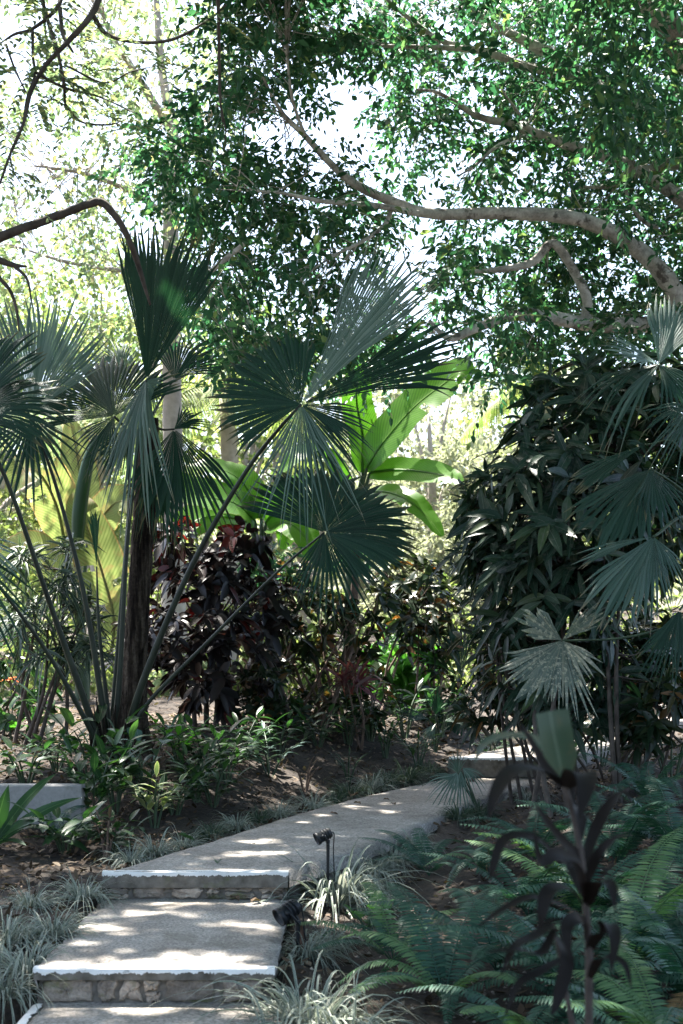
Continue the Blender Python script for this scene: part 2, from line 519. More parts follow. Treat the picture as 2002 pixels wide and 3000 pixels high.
M['flower'] = leaf_mat('orange_petal', [(0, (.70, .14, .05)), (1, (.85, .28, .10))], .3, .5, .3, (1, .9, .8))
M['black_metal'] = hard_mat('black_lamp_metal', [(.3, (.006, .007, .009)), (.7, (.012, .014, .017))], 30, .45, .1, .002, spec=.3)
M['lens'] = hard_mat('lamp_glass', [(0, (.04, .05, .06)), (1, (.06, .07, .08))], 5, .08, .0, .001, spec=.8)
M['rust'] = hard_mat('rusty_stake', [(.3, (.08, .045, .03)), (.7, (.18, .11, .08))], 30, .9, .4, .004)
M['wood'] = hard_mat('old_wood', [(.3, (.06, .04, .03)), (.7, (.16, .11, .085))], 20, .9, .5, .006, stretch=(1, .2, 1))

# ------------------------------------------------------------------ sun, sky, camera
SUN = nz(np.array([-.22, .34, .90]))
EXPO = 3.0


def setup():
    sc = bpy.context.scene
    w = D.worlds.new('World')
    sc.world = w
    w.use_nodes = True
    nt = w.node_tree
    sky = nt.nodes.new('ShaderNodeTexSky')
    sky.sky_type = 'NISHITA'
    sky.sun_disc = False
    sky.sun_elevation = math.asin(SUN[2])
    sky.sun_rotation = math.atan2(SUN[0], SUN[1])
    sky.air_density = 1.0
    sky.dust_density = 3.0
    sky.ozone_density = .3
    bg = nt.nodes['Background']
    bg.inputs[1].default_value = .075
    nt.links.new(sky.outputs[0], bg.inputs[0])
    L = D.lights.new('sun', 'SUN')
    L.energy = 5.0
    L.angle = math.radians(.53)
    L.color = (1, .95, .87)
    o = D.objects.new('sun', L)
    C.objects.link(o)
    o.rotation_euler = Vector(-SUN).to_track_quat('-Z', 'Y').to_euler()
    cam = D.cameras.new('camera')
    cam.sensor_fit = 'VERTICAL'
    cam.sensor_height = 36
    cam.sensor_width = 24
    cam.lens = 50
    cam.shift_y = (HY - 1175) / 2350
    cam.clip_start = .05
    cam.clip_end = 2000
    cam.dof.use_dof = True
    cam.dof.focus_distance = 10.0
    cam.dof.aperture_fstop = 4.5
    co = D.objects.new('camera', cam)
    C.objects.link(co)
    co.location = (0, 0, ZC)
    co.rotation_euler = (PI / 2, 0, 0)
    sc.camera = co
    vs = sc.view_settings
    vs.view_transform = 'Standard'
    vs.look = 'None'
    vs.gamma = 1
    vs.exposure = EXPO
    sc.cycles.max_bounces = 10
    sc.cycles.diffuse_bounces = 4
    sc.cycles.glossy_bounces = 3
    sc.cycles.transmission_bounces = 6
    sc.cycles.sample_clamp_indirect = 6
    sc.cycles.use_denoising = True


setup()

# places the sun reaches: leaves that would stand in these rays are missing from the crowns (x, y, z, radius)
GAPS = []


def gap_px(px, py, Y, r):
    GAPS.append((P(px, py, Y), r))


for px, py, z, r in [(600, 1932, .15, .15), (690, 1888, .15, .17), (650, 1893, .15, .12), (820, 1852, .15, .14), (900, 1845, .15, .11), (735, 1872, .15, .13), (620, 1958, .15, .13),
                     (545, 1962, .15, .13), (470, 1975, .15, .10), (860, 1820, .15, .12), (940, 1812, .15, .12), (700, 1922, .15, .07),
                     (240, 2130, 0, .15), (320, 2098, 0, .12), (430, 2102, 0, .08), (560, 2120, 0, .13), (590, 2135, 0, .12), (400, 2195, 0, .12), (500, 2200, 0, .10), (190, 2170, 0, .10), (330, 2150, 0, .07),
                     (350, 2312, -.15, .11), (560, 2325, -.15, .10), (300, 2214, 0, .2), (480, 2214, 0, .16), (150, 2214, 0, .15), (420, 2003, .15, .16), (560, 2003, .15, .15)]:
    y = (ZC - z) * F / (py - HY)
    gap_px(px, py, y, r)
for px, py, Y, r in [(650, 1790, 12.0, .30), (700, 1800, 11.9, .22), (560, 1830, 11.0, .13), (1110, 1738, 13.2, .2), (1390, 1660, 17, .4), (1290, 2280, 5.2, .1), (1000, 2300, 5.4, .12),
                     (960, 960, 17, .75), (900, 1030, 17, .4), (520, 1160, 16, .7), (820, 960, 17, .5), (220, 1250, 17, 1.0), (140, 1080, 17, .8), 
                     (1515, 800, 9, .22), (690, 1010, 11.4, .12), (640, 1100, 11.4, .1), (300, 930, 12.0, .12), (1390, 1050, 10.2, .08),
                     (180, 2010, 8.2, .2), (700, 2230, 5.6, .3), (740, 1990, 7.6, .16), (740, 2030, 7.3, .14), (340, 1820, 9.6, .14), (1240, 1500, 9, .08), (1130, 1310, 10, .12),
                     (800, 1440, 15, .15), (400, 1640, 17, 1.2), (60, 1650, 15, .9), (930, 1540, 17, .7), (1430, 1450, 17, .8), (1500, 1820, 9, .12), (1000, 1640, 15, .3)]:
    gap_px(px, py, Y, r)
GP = np.array([g[0] for g in GAPS])
GR = np.array([g[1] for g in GAPS])


def in_shade(p):
    """True where a leaf may stand"""
    keep = np.ones(len(p), bool)
    for c, r in zip(GP, GR):
        q = p - c
        al = q @ SUN
        dist = np.linalg.norm(q - al[:, None] * SUN, axis=1)
        keep &= ~((dist < r * (.45 + 1.1 * U(0, 1, len(p)))) & (al > 1.2))
    return keep


def in_poly(x, y, poly):
    r = np.zeros(len(x), bool)
    k = len(poly)
    for i in range(k):
        (x1, y1), (x2, y2) = poly[i], poly[(i + 1) % k]
        c = ((y1 > y) != (y2 > y)) & (x < (x2 - x1) * (y - y1) / (y2 - y1 + 1e-9) + x1)
        r ^= c
    return r

# ------------------------------------------------------------------ ground and path
def make_ground():
    xs = np.concatenate([-np.geomspace(400, 8.2, 26), np.linspace(-8, 8, 200), np.geomspace(8.2, 400, 26)])
    ys = np.concatenate([np.linspace(-60, 1.5, 8), np.linspace(2, 22, 260), np.geomspace(22.3, 700, 40)])
    X, Y = np.meshgrid(xs, ys, indexing='ij')
    Z = G(X, Y)
    near = (np.abs(X) < 8) & (Y > 1.5) & (Y < 22)
    Z = Z + near * rng.normal(0, .006, Z.shape)
    mb = MB()
    mb.grids(np.stack([X, Y, Z], -1)[None])
    tag(mb.build('ground', M['soil']), 'dark bare garden soil', 'ground', kind='structure')


def slab(left, right, z, thick=.3, n=60, root=None):
    """concrete slab between two edges given front to back"""
    l = np.array(left, float)
    r = np.array(right, float)
    def along(p):
        s = np.concatenate([[0], np.cumsum(np.linalg.norm(np.diff(p, axis=0), axis=1))])
        q = np.linspace(0, s[-1], n)
        return np.stack([np.interp(q, s, p[:, 0]), np.interp(q, s, p[:, 1])], 1)
    l, r = along(l), along(r)
    d = nz(r - l)
    j = rng.normal(0, .006, (2, n, 1))
    j = (j + np.roll(j, 1, 1)) / 1.5
    l = l + d * j[0]
    r = r + d * j[1]
    m = 16
    t = np.linspace(0, 1, m)
    top = l[:, None] * (1 - t)[None, :, None] + r[:, None] * t[None, :, None]
    w = np.linalg.norm(r - l, axis=1)[:, None]
    e = np.minimum(t, 1 - t)[None] * w
    ztop = z - .012 * np.exp(-(e / .012) ** 2) + rng.normal(0, .0015, (n, m))
    prof = np.concatenate([np.concatenate([l, np.full((n, 1), z - thick)], 1)[:, None],
                           np.concatenate([l + d * .02, np.full((n, 1), z - .09)], 1)[:, None],
                           np.concatenate([top, ztop[..., None]], 2),
                           np.concatenate([r - d * .02, np.full((n, 1), z - .09)], 1)[:, None],
                           np.concatenate([r, np.full((n, 1), z - thick)], 1)[:, None]], 1)
    mb = MB()
    mb.grids(prof[None])
    for k in (0, -1):                                  # end caps
        row = prof[k]
        low = row.copy()
        low[:, 2] = z - thick
        low[0, :2], low[-1, :2] = row[0, :2], row[-1, :2]
        mb.grids(np.stack([row, low], 0)[None])
    return mb


def edge_strip(a, b, z, depth=.032, drop=.021, n=320):
    """ragged painted edge along a->b (front edge), wrapping over the nose"""
    a = np.array(a, float)
    b = np.array(b, float)
    t = np.linspace(0, 1, n)[:, None]
    d = nz(b - a)
    inn = np.array([-d[1], d[0]])
    e = a * (1 - t) + b * t
    jag = lambda s: (np.convolve(rng.normal(0, s, n + 14), np.ones(7) / 3.2, 'valid')[:n] + rng.normal(0, s * .35, n))[:, None]
    def row(off, zz):
        o = e + inn * off
        return np.concatenate([o, np.broadcast_to(zz, (n, 1))], 1)
    rows = np.stack([row(depth + jag(.005), z + .003), row(.01, z + .003), row(-.0065, z - .004), row(-.0065, z - drop + jag(.0045))], 1)
    mb = MB()
    mb.grids(rows[None])
    return mb


def riser(a, b, z0, z1, nst, seed):
    """rubble stones bedded in mortar under a nosing"""
    r = np.random.default_rng(seed)
    a = np.array(a, float)
    b = np.array(b, float)
    L = np.linalg.norm(b - a)
    d = (b - a) / L
    out = np.array([d[1], -d[0]])
    def pt(u, w, o):
        q = a + d * u + out * o
        return np.stack([q[..., 0], q[..., 1], w], -1)
    mo = MB()
    uu, ww = np.meshgrid(np.linspace(0, L, 70), np.linspace(z0, z1, 9), indexing='ij')
    oo = r.normal(0, .004, uu.shape)
    mo.grids((a + d * uu[..., None] + out * oo[..., None])[None][..., [0, 1, 1]] * [1, 1, 0] + np.stack([0 * ww, 0 * ww, ww], -1)[None])
    st = MB()
    cuts = np.cumsum(r.uniform(.45, 1.7, nst))
    cuts = np.concatenate([[0], cuts / cuts[-1]]) * L
    cb = np.clip(cuts + r.normal(0, .022, nst + 1), 0, L)
    ct = np.clip(cuts + r.normal(0, .022, nst + 1), 0, L)
    quads = []
    for i in range(nst):
        q = [(cb[i], z0), (cb[i + 1], z0), (ct[i + 1], z1), (ct[i], z1)]
        if r.uniform() < .3 and z1 - z0 > .07:
            f0, f1 = r.uniform(.35, .65, 2)
            ml = (q[0][0] * (1 - f0) + q[3][0] * f0, z0 + (z1 - z0) * f0)
            mr = (q[1][0] * (1 - f1) + q[2][0] * f1, z0 + (z1 - z0) * f1)
            quads += [[q[0], q[1], mr, ml], [ml, mr, q[2], q[3]]]
        else:
            quads.append(q)
    for q in quads:
        q = np.array(q, float)
        k = 20
        o = np.concatenate([q[j] + (q[(j + 1) % 4] - q[j]) * np.linspace(0, 1, 5, endpoint=False)[:, None] for j in range(4)])
        cen = q.mean(0)
        o = cen + (o - cen) * (1 - .009 / np.maximum(.03, np.abs(o - cen)).min(1, keepdims=True) * .6)
        o = o + r.normal(0, .0045, (k, 2))
        o[::5] = cen + (o[::5] - cen) * r.uniform(.80, .95, (4, 1))
        o[:, 1] = np.clip(o[:, 1], z0 + .001, z1)
        dep = r.uniform(.012, .026)
        rings = []
        for f, d_ in ((1.0, -.012), (.985, dep * .5), (.93, dep), (.6, dep * 1.1), (.3, dep), (.03, dep * 1.05)):
            e = cen + (o - cen) * f
            o2 = d_ + r.normal(0, .0035, k) * (f < .99)
            xy = a[None] + d[None] * e[:, :1] + out[None] * o2[:, None]
            rings.append(np.stack([xy[:, 0], xy[:, 1], e[:, 1]], -1))
        st.grids(np.array(rings)[None], wrap=True)
    return mo, st


def make_path():
    def step(left, right, z, label, th=.07, riser_z=None, nst=0, seed=1, paint=True, name='path'):
        mb = slab(left, right, z, th)
        o = tag(mb.build(name, M['concrete']), label, 'path', kind='structure')
        a, b = left[0], right[0]
        if paint:
            edge_strip(a, b, z).build('painted_edge', M['white_paint'], o)
            n_ = 90
            t_ = np.linspace(0.002, .998, n_)[:, None]
            e_ = np.array(a) * (1 - t_) + np.array(b) * t_
            dd_ = nz(np.array(b) - np.array(a))
            o_ = np.array([dd_[1], -dd_[0]])
            band = np.stack([np.concatenate([e_ + o_ * (.003 + np.abs(rng.normal(0, .0012, (n_, 1)))), np.full((n_, 1), z - f_)], 1) for f_ in np.linspace(.012, th - .001, 6)], 1)
            bm = MB()
            bm.grids(band[None])
            bm.build('nosing_face', M['mortar'], o)
        if nst:
            d = nz(np.array(b) - np.array(a))
            inn = np.array([-d[1], d[0]]) * .035
            mo, st = riser(np.array(a) + inn + d * .01, np.array(b) + inn - d * .01, riser_z, z - th + .004, nst, seed)
            mo.build('riser_mortar', M['mortar'], o)
            st.build('riser_stones', M['rock'], o)
        return o
    # bottom tread in the front, leaving to the left by another step
    o = step([(-1.27, 3.2), (-1.27, 5.92)], [(-.2, 3.2), (-.2, 5.92)], -.15, 'lowest pale concrete tread of the path', .16, paint=False)
    edge_strip((-1.27, 5.88), (-1.27, 4.2), -.15).build('painted_edge', M['white_paint'], o)
    step([(-2.6, 3.2), (-2.6, 5.8)], [(-1.275, 3.2), (-1.275, 5.8)], -.31, 'lower concrete landing leaving to the left', .12, paint=False)
    step([(-1.275, 5.88), (-1.27, 7.56)], [(-.275, 5.88), (-.28, 7.56)], 0, 'concrete tread with a white painted edge over a stone riser', .05, -.152, 6, 3)
    step([(-1.262, 7.5)] + [tuple(q) for q in LEFT[2:5]] + [(1.0, 13.27)], [(-.28, 7.5)] + [tuple(q) for q in RIGHT[2:5]] + [(1.95, 13.12)], .15,
         'long concrete slab bending to the right', .085, -.002, 6, 8)
    step([(1.0, 13.2), (1.9, 15.0), (2.75, 17.0)], [(1.95, 13.05), (2.8, 14.7), (3.6, 16.6)], .34, 'shaded concrete slab behind the dwarf palm', .18)
    step([(2.72, 16.9), (3.9, 18.6)], [(3.57, 16.5), (4.7, 18.3)], .48, 'far concrete step behind the shrubs', .2)
    step([(3.88, 18.5), (5.2, 20.5)], [(4.68, 18.2), (6.0, 20.0)], .62, 'farthest concrete step behind the shrubs', .2)
    # side walls of the slabs go into the soil
    mb = slab([(-1.25, 5.93)] + [(-1.25, 7.45)], [(-.3, 5.93), (-.3, 7.45)], -.05, .3)
    mb.build('path', M['mortar'])['kind'] = 'structure'
    mb = slab([(-1.22, 7.56), (-.88, 8.45), (-.23, 10.43), (.27, 11.66), (1.02, 13.1)], [(-.32, 7.56), (.12, 8.5), (.615, 9.93), (1.0, 11.1), (1.9, 13.0)], .066, .3)
    mb.build('path', M['mortar'])['kind'] = 'structure'


def on_path(x, y, m=0.):
    xl = np.interp(y, LEFT[:, 1], LEFT[:, 0])
    xr = np.interp(y, RIGHT[:, 1], RIGHT[:, 0])
    return ((x > xl - m) & (x < xr + m)) | ((x < -1.2) & (x > -2.7) & (y < 5.9))


def make_litter():
    def scatter(n, x0, x1, y0, y1, L, seed):
        x, y = U(x0, x1, n), y0 + (y1 - y0) * U(0, 1, n) ** 1.3
        dens = .5 + .5 * np.sin(1.9 * x + 1.1 * y + seed) * np.cos(1.4 * y - .7 * x)
        k = (U(0, 1, n) < .25 + .75 * dens) & ~on_path(x, y, .02)
        x, y = x[k], y[k]
        return np.stack([x, y, G(x, y) + U(.004, .02, len(x))], 1)
    p = np.concatenate([scatter(42000, -5, 5, 4.2, 15, .05, 0), scatter(9000, -9, 9, 14, 30, .07, 2), scatter(5000, -3.2, -1.2, 7.6, 14, .05, 4)])
    n = len(p)
    d = rand_dirs(n)
    d[:, 2] *= .25
    L = U(.02, .07, n) * (1 + .5 * (p[:, 1] > 14))
    mb = MB()
    cards(mb, p, d, leaf_normals(n, .35), L, L * U(.3, .6, n), fold=.3, droop=-.25)
    tag(mb.build('leaf_litter', M['litter']), 'dry brown leaves strewn over the soil', 'leaf litter', kind='stuff')
    n = 2600
    x, y = U(-.2, 3.2, n), U(4.3, 8, n)
    k = ~on_path(x, y, .02) & (U(0, 1, n) < .4 + .6 * np.sin(x * 3 + y) ** 2)
    x, y = x[k], y[k]
    n = len(x)
    r = U(.004, .014, n) * (1 + 1.2 * (U(0, 1, n) > .95))
    ic = np.array([(1, 0, 0), (.3, .9, 0), (-.8, .6, .1), (-.8, -.6, 0), (.3, -.95, 0), (0, 0, .8)])
    v = ic[None] * r[:, None, None] * U(.6, 1.3, (n, 6, 1))
    ang = U(0, 6.3, n)
    c, s = np.cos(ang)[:, None], np.sin(ang)[:, None]
    v = np.stack([v[..., 0] * c - v[..., 1] * s, v[..., 0] * s + v[..., 1] * c, v[..., 2]], -1)
    v = v + np.stack([x, y, G(x, y) + .001], 1)[:, None]
    f = np.array([(0, 1, 5), (1, 2, 5), (2, 3, 5), (3, 4, 5), (4, 0, 5)])
    f = (f[None] + (np.arange(n) * 6)[:, None, None]).reshape(-1, 3)
    mb = MB()
    mb.add(v.reshape(-1, 3), f3=f)
    tag(mb.build('gravel', M['pebble']), 'small pale stones lying in the soil', 'gravel', kind='stuff')


make_ground()
make_path()
make_litter()

# low plaster wall at the left
b0 = ground_at(10, 1885)
mb = MB()
x0, x1, yw = b0[0] - .4, P(188, 1880, b0[1])[0], b0[1]
gx = np.linspace(0, 1, 24)
top = ZC + (HY - 1802) / F * yw
box(mb, (x0, yw, top - .6), (x1, yw + .14, top))
wl = mb.build('low_wall', M['wall'], smooth=False)
bv = wl.modifiers.new('bevel', 'BEVEL')
bv.width = .008
tag(wl, 'low pale plaster wall standing in the soil at the left', 'wall')


# ------------------------------------------------------------------ trees
def limbs(name, parent, root, lines, mat, rough=.05, seg=9, ends=None, maxlen=1., r=.005):
    """each line: (points in picture units with distance, radii)"""
    out = []
    if ends is not None:
        sks = [spline([P(*q) for q in pts], 14 * len(pts)) for pts, _ in lines]
        dm = np.array([[np.linalg.norm(k - c, axis=1).min() for c in ends] for k in sks])
        own = dm.argmin(0)
    for li, (pts, rad) in enumerate(lines):
        mb = MB()
        p = [P(*q) for q in pts]
        if ends is not None and (own == li).any():
            twigs(mb, ends[own == li], sks[li], maxlen, r)
        tube(mb, p, rad, n=7 * (len(p) - 1) + 1, seg=seg, rough=rough)
        out.append(mb.build(name, mat, parent, root))
    return out


def skeleton(lines):
    return np.concatenate([spline([P(*q) for q in pts], 12 * len(pts)) for pts, _ in lines])


def twigs(mb, centers, skel, maxlen=1.6, r=.007):
    for c in centers:
        d = np.linalg.norm(skel - c, axis=1)
        if d.min() > maxlen:
            continue
        near = np.flatnonzero(d < d.min() + .35)
        a = skel[int(rng.choice(near))]
        m = (a + c) / 2 + rng.normal(0, .08, 3) * d.min() + [0, 0, .06 * d.min()]
        tube(mb, [a, m, c], [r, r * .7, r * .35], n=6, seg=4, cap=False)


def leafy_sprigs(mb, centers, rad, nt_, k, L, W):
    """leaves in two ranks along short twigs that radiate from each centre"""
    n = len(centers) * nt_
    c = np.repeat(centers, nt_, 0)
    r = np.repeat(rad, nt_)
    o = rand_dirs(n)
    o[:, 2] = o[:, 2] * .6 - .12
    o = nz(o)
    a = c + o * (r * U(.0, .5, n))[:, None]
    ln = r * U(.7, 1.25, n)
    m = in_shade(a + o * ln[:, None] * .5)
    a, o, ln = a[m], o[m], ln[m]
    n = len(a)
    blades(mb, a, o, [0, 0, 1], ln, .008, .25, 2, 'grass', .5)
    t = np.linspace(.12, 1, k)
    p = a[:, None] + o[:, None] * (ln[:, None] * t)[..., None]
    p[..., 2] -= ln[:, None] * .25 * t ** 2
    up = leaf_normals(n, .5)
    sd = nz(np.cross(o, up))
    sg = np.where(np.arange(k) % 2 == 0, 1., -1.)[None, :, None]
    d = sd[:, None] * sg * .85 + o[:, None] * .6 + rng.normal(0, .25, (n, k, 3)) + np.array([0, 0, -.3])
    d[:, -1] = o + [0, 0, -.3]
    nr = np.repeat(up, k, 0) + rng.normal(0, .35, (n * k, 3))
    Ls = L * np.repeat(U(.65, 1.25, n), k) * U(.7, 1.2, n * k)
    keep = U(0, 1, n * k) > .1
    cards(mb, p.reshape(-1, 3)[keep], d.reshape(-1, 3)[keep], nz(nr)[keep], Ls[keep], Ls[keep] * (W / L) * U(.85, 1.15, keep.sum()), droop=.2)


def leafy(mb, centers, rad, k, L, W, flat=.6, tilt=.6, shade=True, fold=.25):
    p, d = sprays(centers, rad, k, flat)
    if shade:
        m = in_shade(p)
        p, d = p[m], d[m]
    n = len(p)
    Ls = L * U(.5, 1.35, n)
    cards(mb, p, d, leaf_normals(n, tilt), Ls, Ls * (W / L) * U(.85, 1.15, n), fold=fold)


def right_tree():
    Yt = 14.4
    lines = [
        ([(1790, 1640, Yt), (1760, 1300, Yt), (1730, 1000, Yt), (1735, 700, Yt), (1780, 400, Yt + .2)], [.34, .27, .24, .2, .16]),
        ([(1725, 960, 14.4), (1640, 830, 14.3), (1568, 705, 14.2), (1530, 640, 14.1), (1450, 562, 14), (1330, 503, 13.8), (1150, 489, 13.6), (1000, 491, 13.5), (905, 464, 13.4), (800, 412, 13.2), (700, 312, 13.1), (645, 255, 13), (600, 170, 12.9)],
         [.15, .12, .098, .092, .082, .07, .06, .052, .047, .038, .028, .02, .01]),
        ([(1725, 940, 14.5), (1640, 760, 14.5), (1568, 716, 14.5), (1480, 745, 14.4), (1340, 742, 14.2), (1200, 721, 14), (1100, 750, 13.9), (1032, 776, 13.8), (985, 735, 13.8)],
         [.13, .1, .088, .082, .075, .06, .045, .034, .016]),
        ([(1340, 740, 14.2), (1348, 690, 14.1), (1312, 612, 14), (1268, 558, 13.9), (1222, 602, 13.9), (1150, 618, 13.8), (1085, 624, 13.8)], [.055, .05, .045, .042, .04, .032, .015]),
        ([(1735, 640, 14.6), (1650, 440, 14.8), (1568, 378, 14.8), (1480, 392, 14.8), (1400, 425, 14.7), (1330, 430, 14.6)], [.1, .08, .062, .05, .03, .01]),
        ([(1770, 440, 14.6), (1640, 330, 14.9), (1480, 262, 15), (1362, 196, 15), (1290, 140, 14.9), (1200, 92, 14.8), (1120, 50, 14.7), (1040, -20, 14.6)], [.14, .11, .095, .085, .07, .05, .035, .015]),
        ([(1400, 212, 15), (1320, 180, 14.8), (1200, 150, 14.5), (1100, 116, 14.3), (960, 108, 14.1), (800, 104, 14)], [.05, .05, .045, .035, .024, .008]),
        ([(1690, 560, 14.5), (1480, 400, 14.3), (1265, 320, 14), (1180, 286, 13.9), (1100, 268, 13.8), (1010, 215, 13.7), (955, 205, 13.6)], [.09, .065, .052, .045, .033, .02, .008]),
        ([(1215, 300, 13.9), (1190, 260, 13.8), (1150, 205, 13.7)], [.025, .018, .008]),
        ([(1230, 306, 13.9), (1150, 330, 13.7), (1090, 380, 13.6), (1050, 405, 13.5)], [.022, .018, .014, .006]),
        ([(960, 490, 13.4), (850, 470, 13.1), (740, 462, 12.8), (640, 442, 12.6), (530, 436, 12.4)], [.03, .026, .02, .014, .006]),
        ([(900, 478, 13.4), (880, 520, 13.3), (830, 555, 13.2), (760, 590, 13.0), (690, 640, 12.9)], [.022, .02, .016, .012, .005]),
        ([(1085, 112, 14.3), (1010, 92, 14.2), (950, 50, 14.1), (890, 0, 14), (850, -60, 14)], [.03, .028, .024, .018, .01]),
        ([(700, 312, 13.1), (672, 230, 13), (660, 140, 12.9), (655, 60, 12.9)], [.018, .014, .01, .005]),
        ([(1568, 470, 14.6), (1500, 520, 14.4), (1440, 450, 14.2), (1440, 330, 14.2)], [.03, .022, .018, .008]),
        ([(560, 560, 12.6), (500, 610, 12.7), (470, 640, 12.8), (450, 700, 12.9)], [.02, .026, .022, .01]),
        # limbs that reach overhead, above the frame
        ([(1780, 420, 14.6), (1300, -260, 13), (900, -700, 11.5), (500, -1200, 10)], [.15, .11, .08, .03]),
        ([(1400, -150, 13.5), (900, -300, 14.2), (400, -330, 14.8), (0, -420, 15)], [.08, .06, .05, .02]),
        ([(1780, 300, 14.6), (1700, -500, 11), (1500, -1500, 8.6)], [.12, .09, .04]),
    ]
    root = P(1790, 1640, Yt)
    t = thing('broad_canopy_tree', root, 'big tree with pale blotched limbs arching over the path from the right', 'tree')
    limbs('trunk', t, root, lines[:1], M['bark_pale'])
    out = [(505, -200), (490, 0), (512, 130), (470, 190), (425, 235), (350, 275), (330, 330), (292, 395), (300, 440), (350, 470), (420, 500), (470, 570), (455, 640), (430, 720), (470, 810), (560, 870), (700, 850),
           (870, 895), (905, 880), (940, 830), (985, 770), (985, 690), (1000, 720), (1060, 760), (1085, 850), (1120, 890), (1180, 878), (1240, 845), (1330, 800), (1450, 800), (1900, 820), (1900, -200)]
    holes = [(815, 250, 50, 105), (855, 350, 48, 42), (775, 165, 25, 45), (962, 605, 34, 75), (868, 592, 22, 40), (955, 445, 30, 26), (940, 690, 20, 40), (1120, 245, 52, 30), (1010, 800, 50, 60), (640, 265, 26, 26), (720, 300, 18, 22),
             (1060, 375, 26, 20), (1290, 240, 18, 18), (1190, 460, 22, 12), (560, 300, 22, 16), (700, 560, 18, 14), (1000, 510, 24, 20), (1200, 400, 20, 14), (900, 620, 18, 30), (745, 430, 18, 10), (1020, 430, 20, 18)]
    n = 1900
    x, y = U(280, 1850, n), U(-190, 890, n)
    k = in_poly(x, y, out)
    for hx, hy, rx, ry in holes:
        k &= ((x - hx) / (rx + 22)) ** 2 + ((y - hy) / (ry + 22)) ** 2 > 1
    x, y = x[k], y[k]
    Yd = np.where(x < 800, U(12.8, 15.5, len(x)), U(13.8, 18, len(x)))
    Yd = np.where(U(0, 1, len(x)) < .12, Yd - 1.8, Yd)
    ctr = np.stack([(x - CX) / F * Yd, Yd, ZC + (HY - y) / F * Yd], 1)
    cr = MB()
    leafy_sprigs(cr, ctr, U(.24, .40, len(ctr)), 6, 8, .096, .050)
    # the drooping lower boughs with larger leaves, nearer, at the upper right
    n = 34
    x, y = U(1330, 1640, n), U(-60, 330, n)
    Yd = U(10.5, 12, n)
    near = np.stack([(x - CX) / F * Yd, Yd, ZC + (HY - y) / F * Yd], 1)
    leafy(cr, near, .3, 60, .10, .04, flat=1.0, tilt=.8)
    # unseen crown above the frame, added for shade, with gaps cut for sun flecks
    n = 3900
    y = U(-2.5, 14, n)
    x = U(-7.5, 7.5, n)
    z = np.maximum(1.3 + .475 * y + .25, 7.6) + U(0, 2.2, n)
    over = np.stack([x, y, z], 1)
    dens = np.sin(1.3 * x + .5) * np.cos(1.1 * y + .8) + .6 * np.sin(2.6 * x - 1.7 * y)
    over = over[dens > -1.15]
    pts = []                                            # extra unseen sprays in the sun's way, added to shade path and plants
    for i in range(330):
        yy = U(5.4, 13)
        xl, xr = np.interp(yy, LEFT[:, 1], LEFT[:, 0]), np.interp(yy, RIGHT[:, 1], RIGHT[:, 0])
        q = np.array([U(xl - .3, xr + .3), yy, 0])
        pts.append(q + SUN * U(8.2, 10.2) / SUN[2])
    for px_, py_, Y_, r_ in [(1160, 1700, 2.9, .2), (1260, 1700, 2.75, .2), (1320, 1850, 2.7, .25), (385, 650, 11.6, .4), (400, 580, 11.6, .3), (1330, 1000, 10.4, .5), (1400, 1100, 10.4, .6), (1250, 1100, 10.4, .5), (1450, 950, 10.4, .5), (450, 1330, 13.4, .8), (500, 1450, 13.4, .8), (700, 1400, 14.4, .8), (330, 1300, 12.3, .5), (1400, 1200, 8.8, .6), (1480, 1050, 9, .5), (450, 1780, 12, .6), (1050, 2050, 6, .9), (1200, 2200, 5.4, .8), (1420, 2100, 6, .9), (1000, 1950, 8.5, .5), (180, 900, 12, .6)]:
        for k_ in range(26):
            q = P(px_, py_, Y_) + rand_dirs(1)[0] * r_
            pts.append(q + SUN * (U(8.2, 10) - q[2]) / SUN[2])
    pts = np.array(pts)
    pts = pts[pts[:, 2] > 1.3 + .475 * pts[:, 1] + .2]
    over = np.concatenate([over, pts])
    leafy(cr, over, .5, 48, .12, .075, flat=.5, tilt=.5)
    cr.build('crown', M['canopy'], t, root)
    limbs('branch', t, root, lines[1:], M['bark_pale'], ends=np.concatenate([ctr, near]))


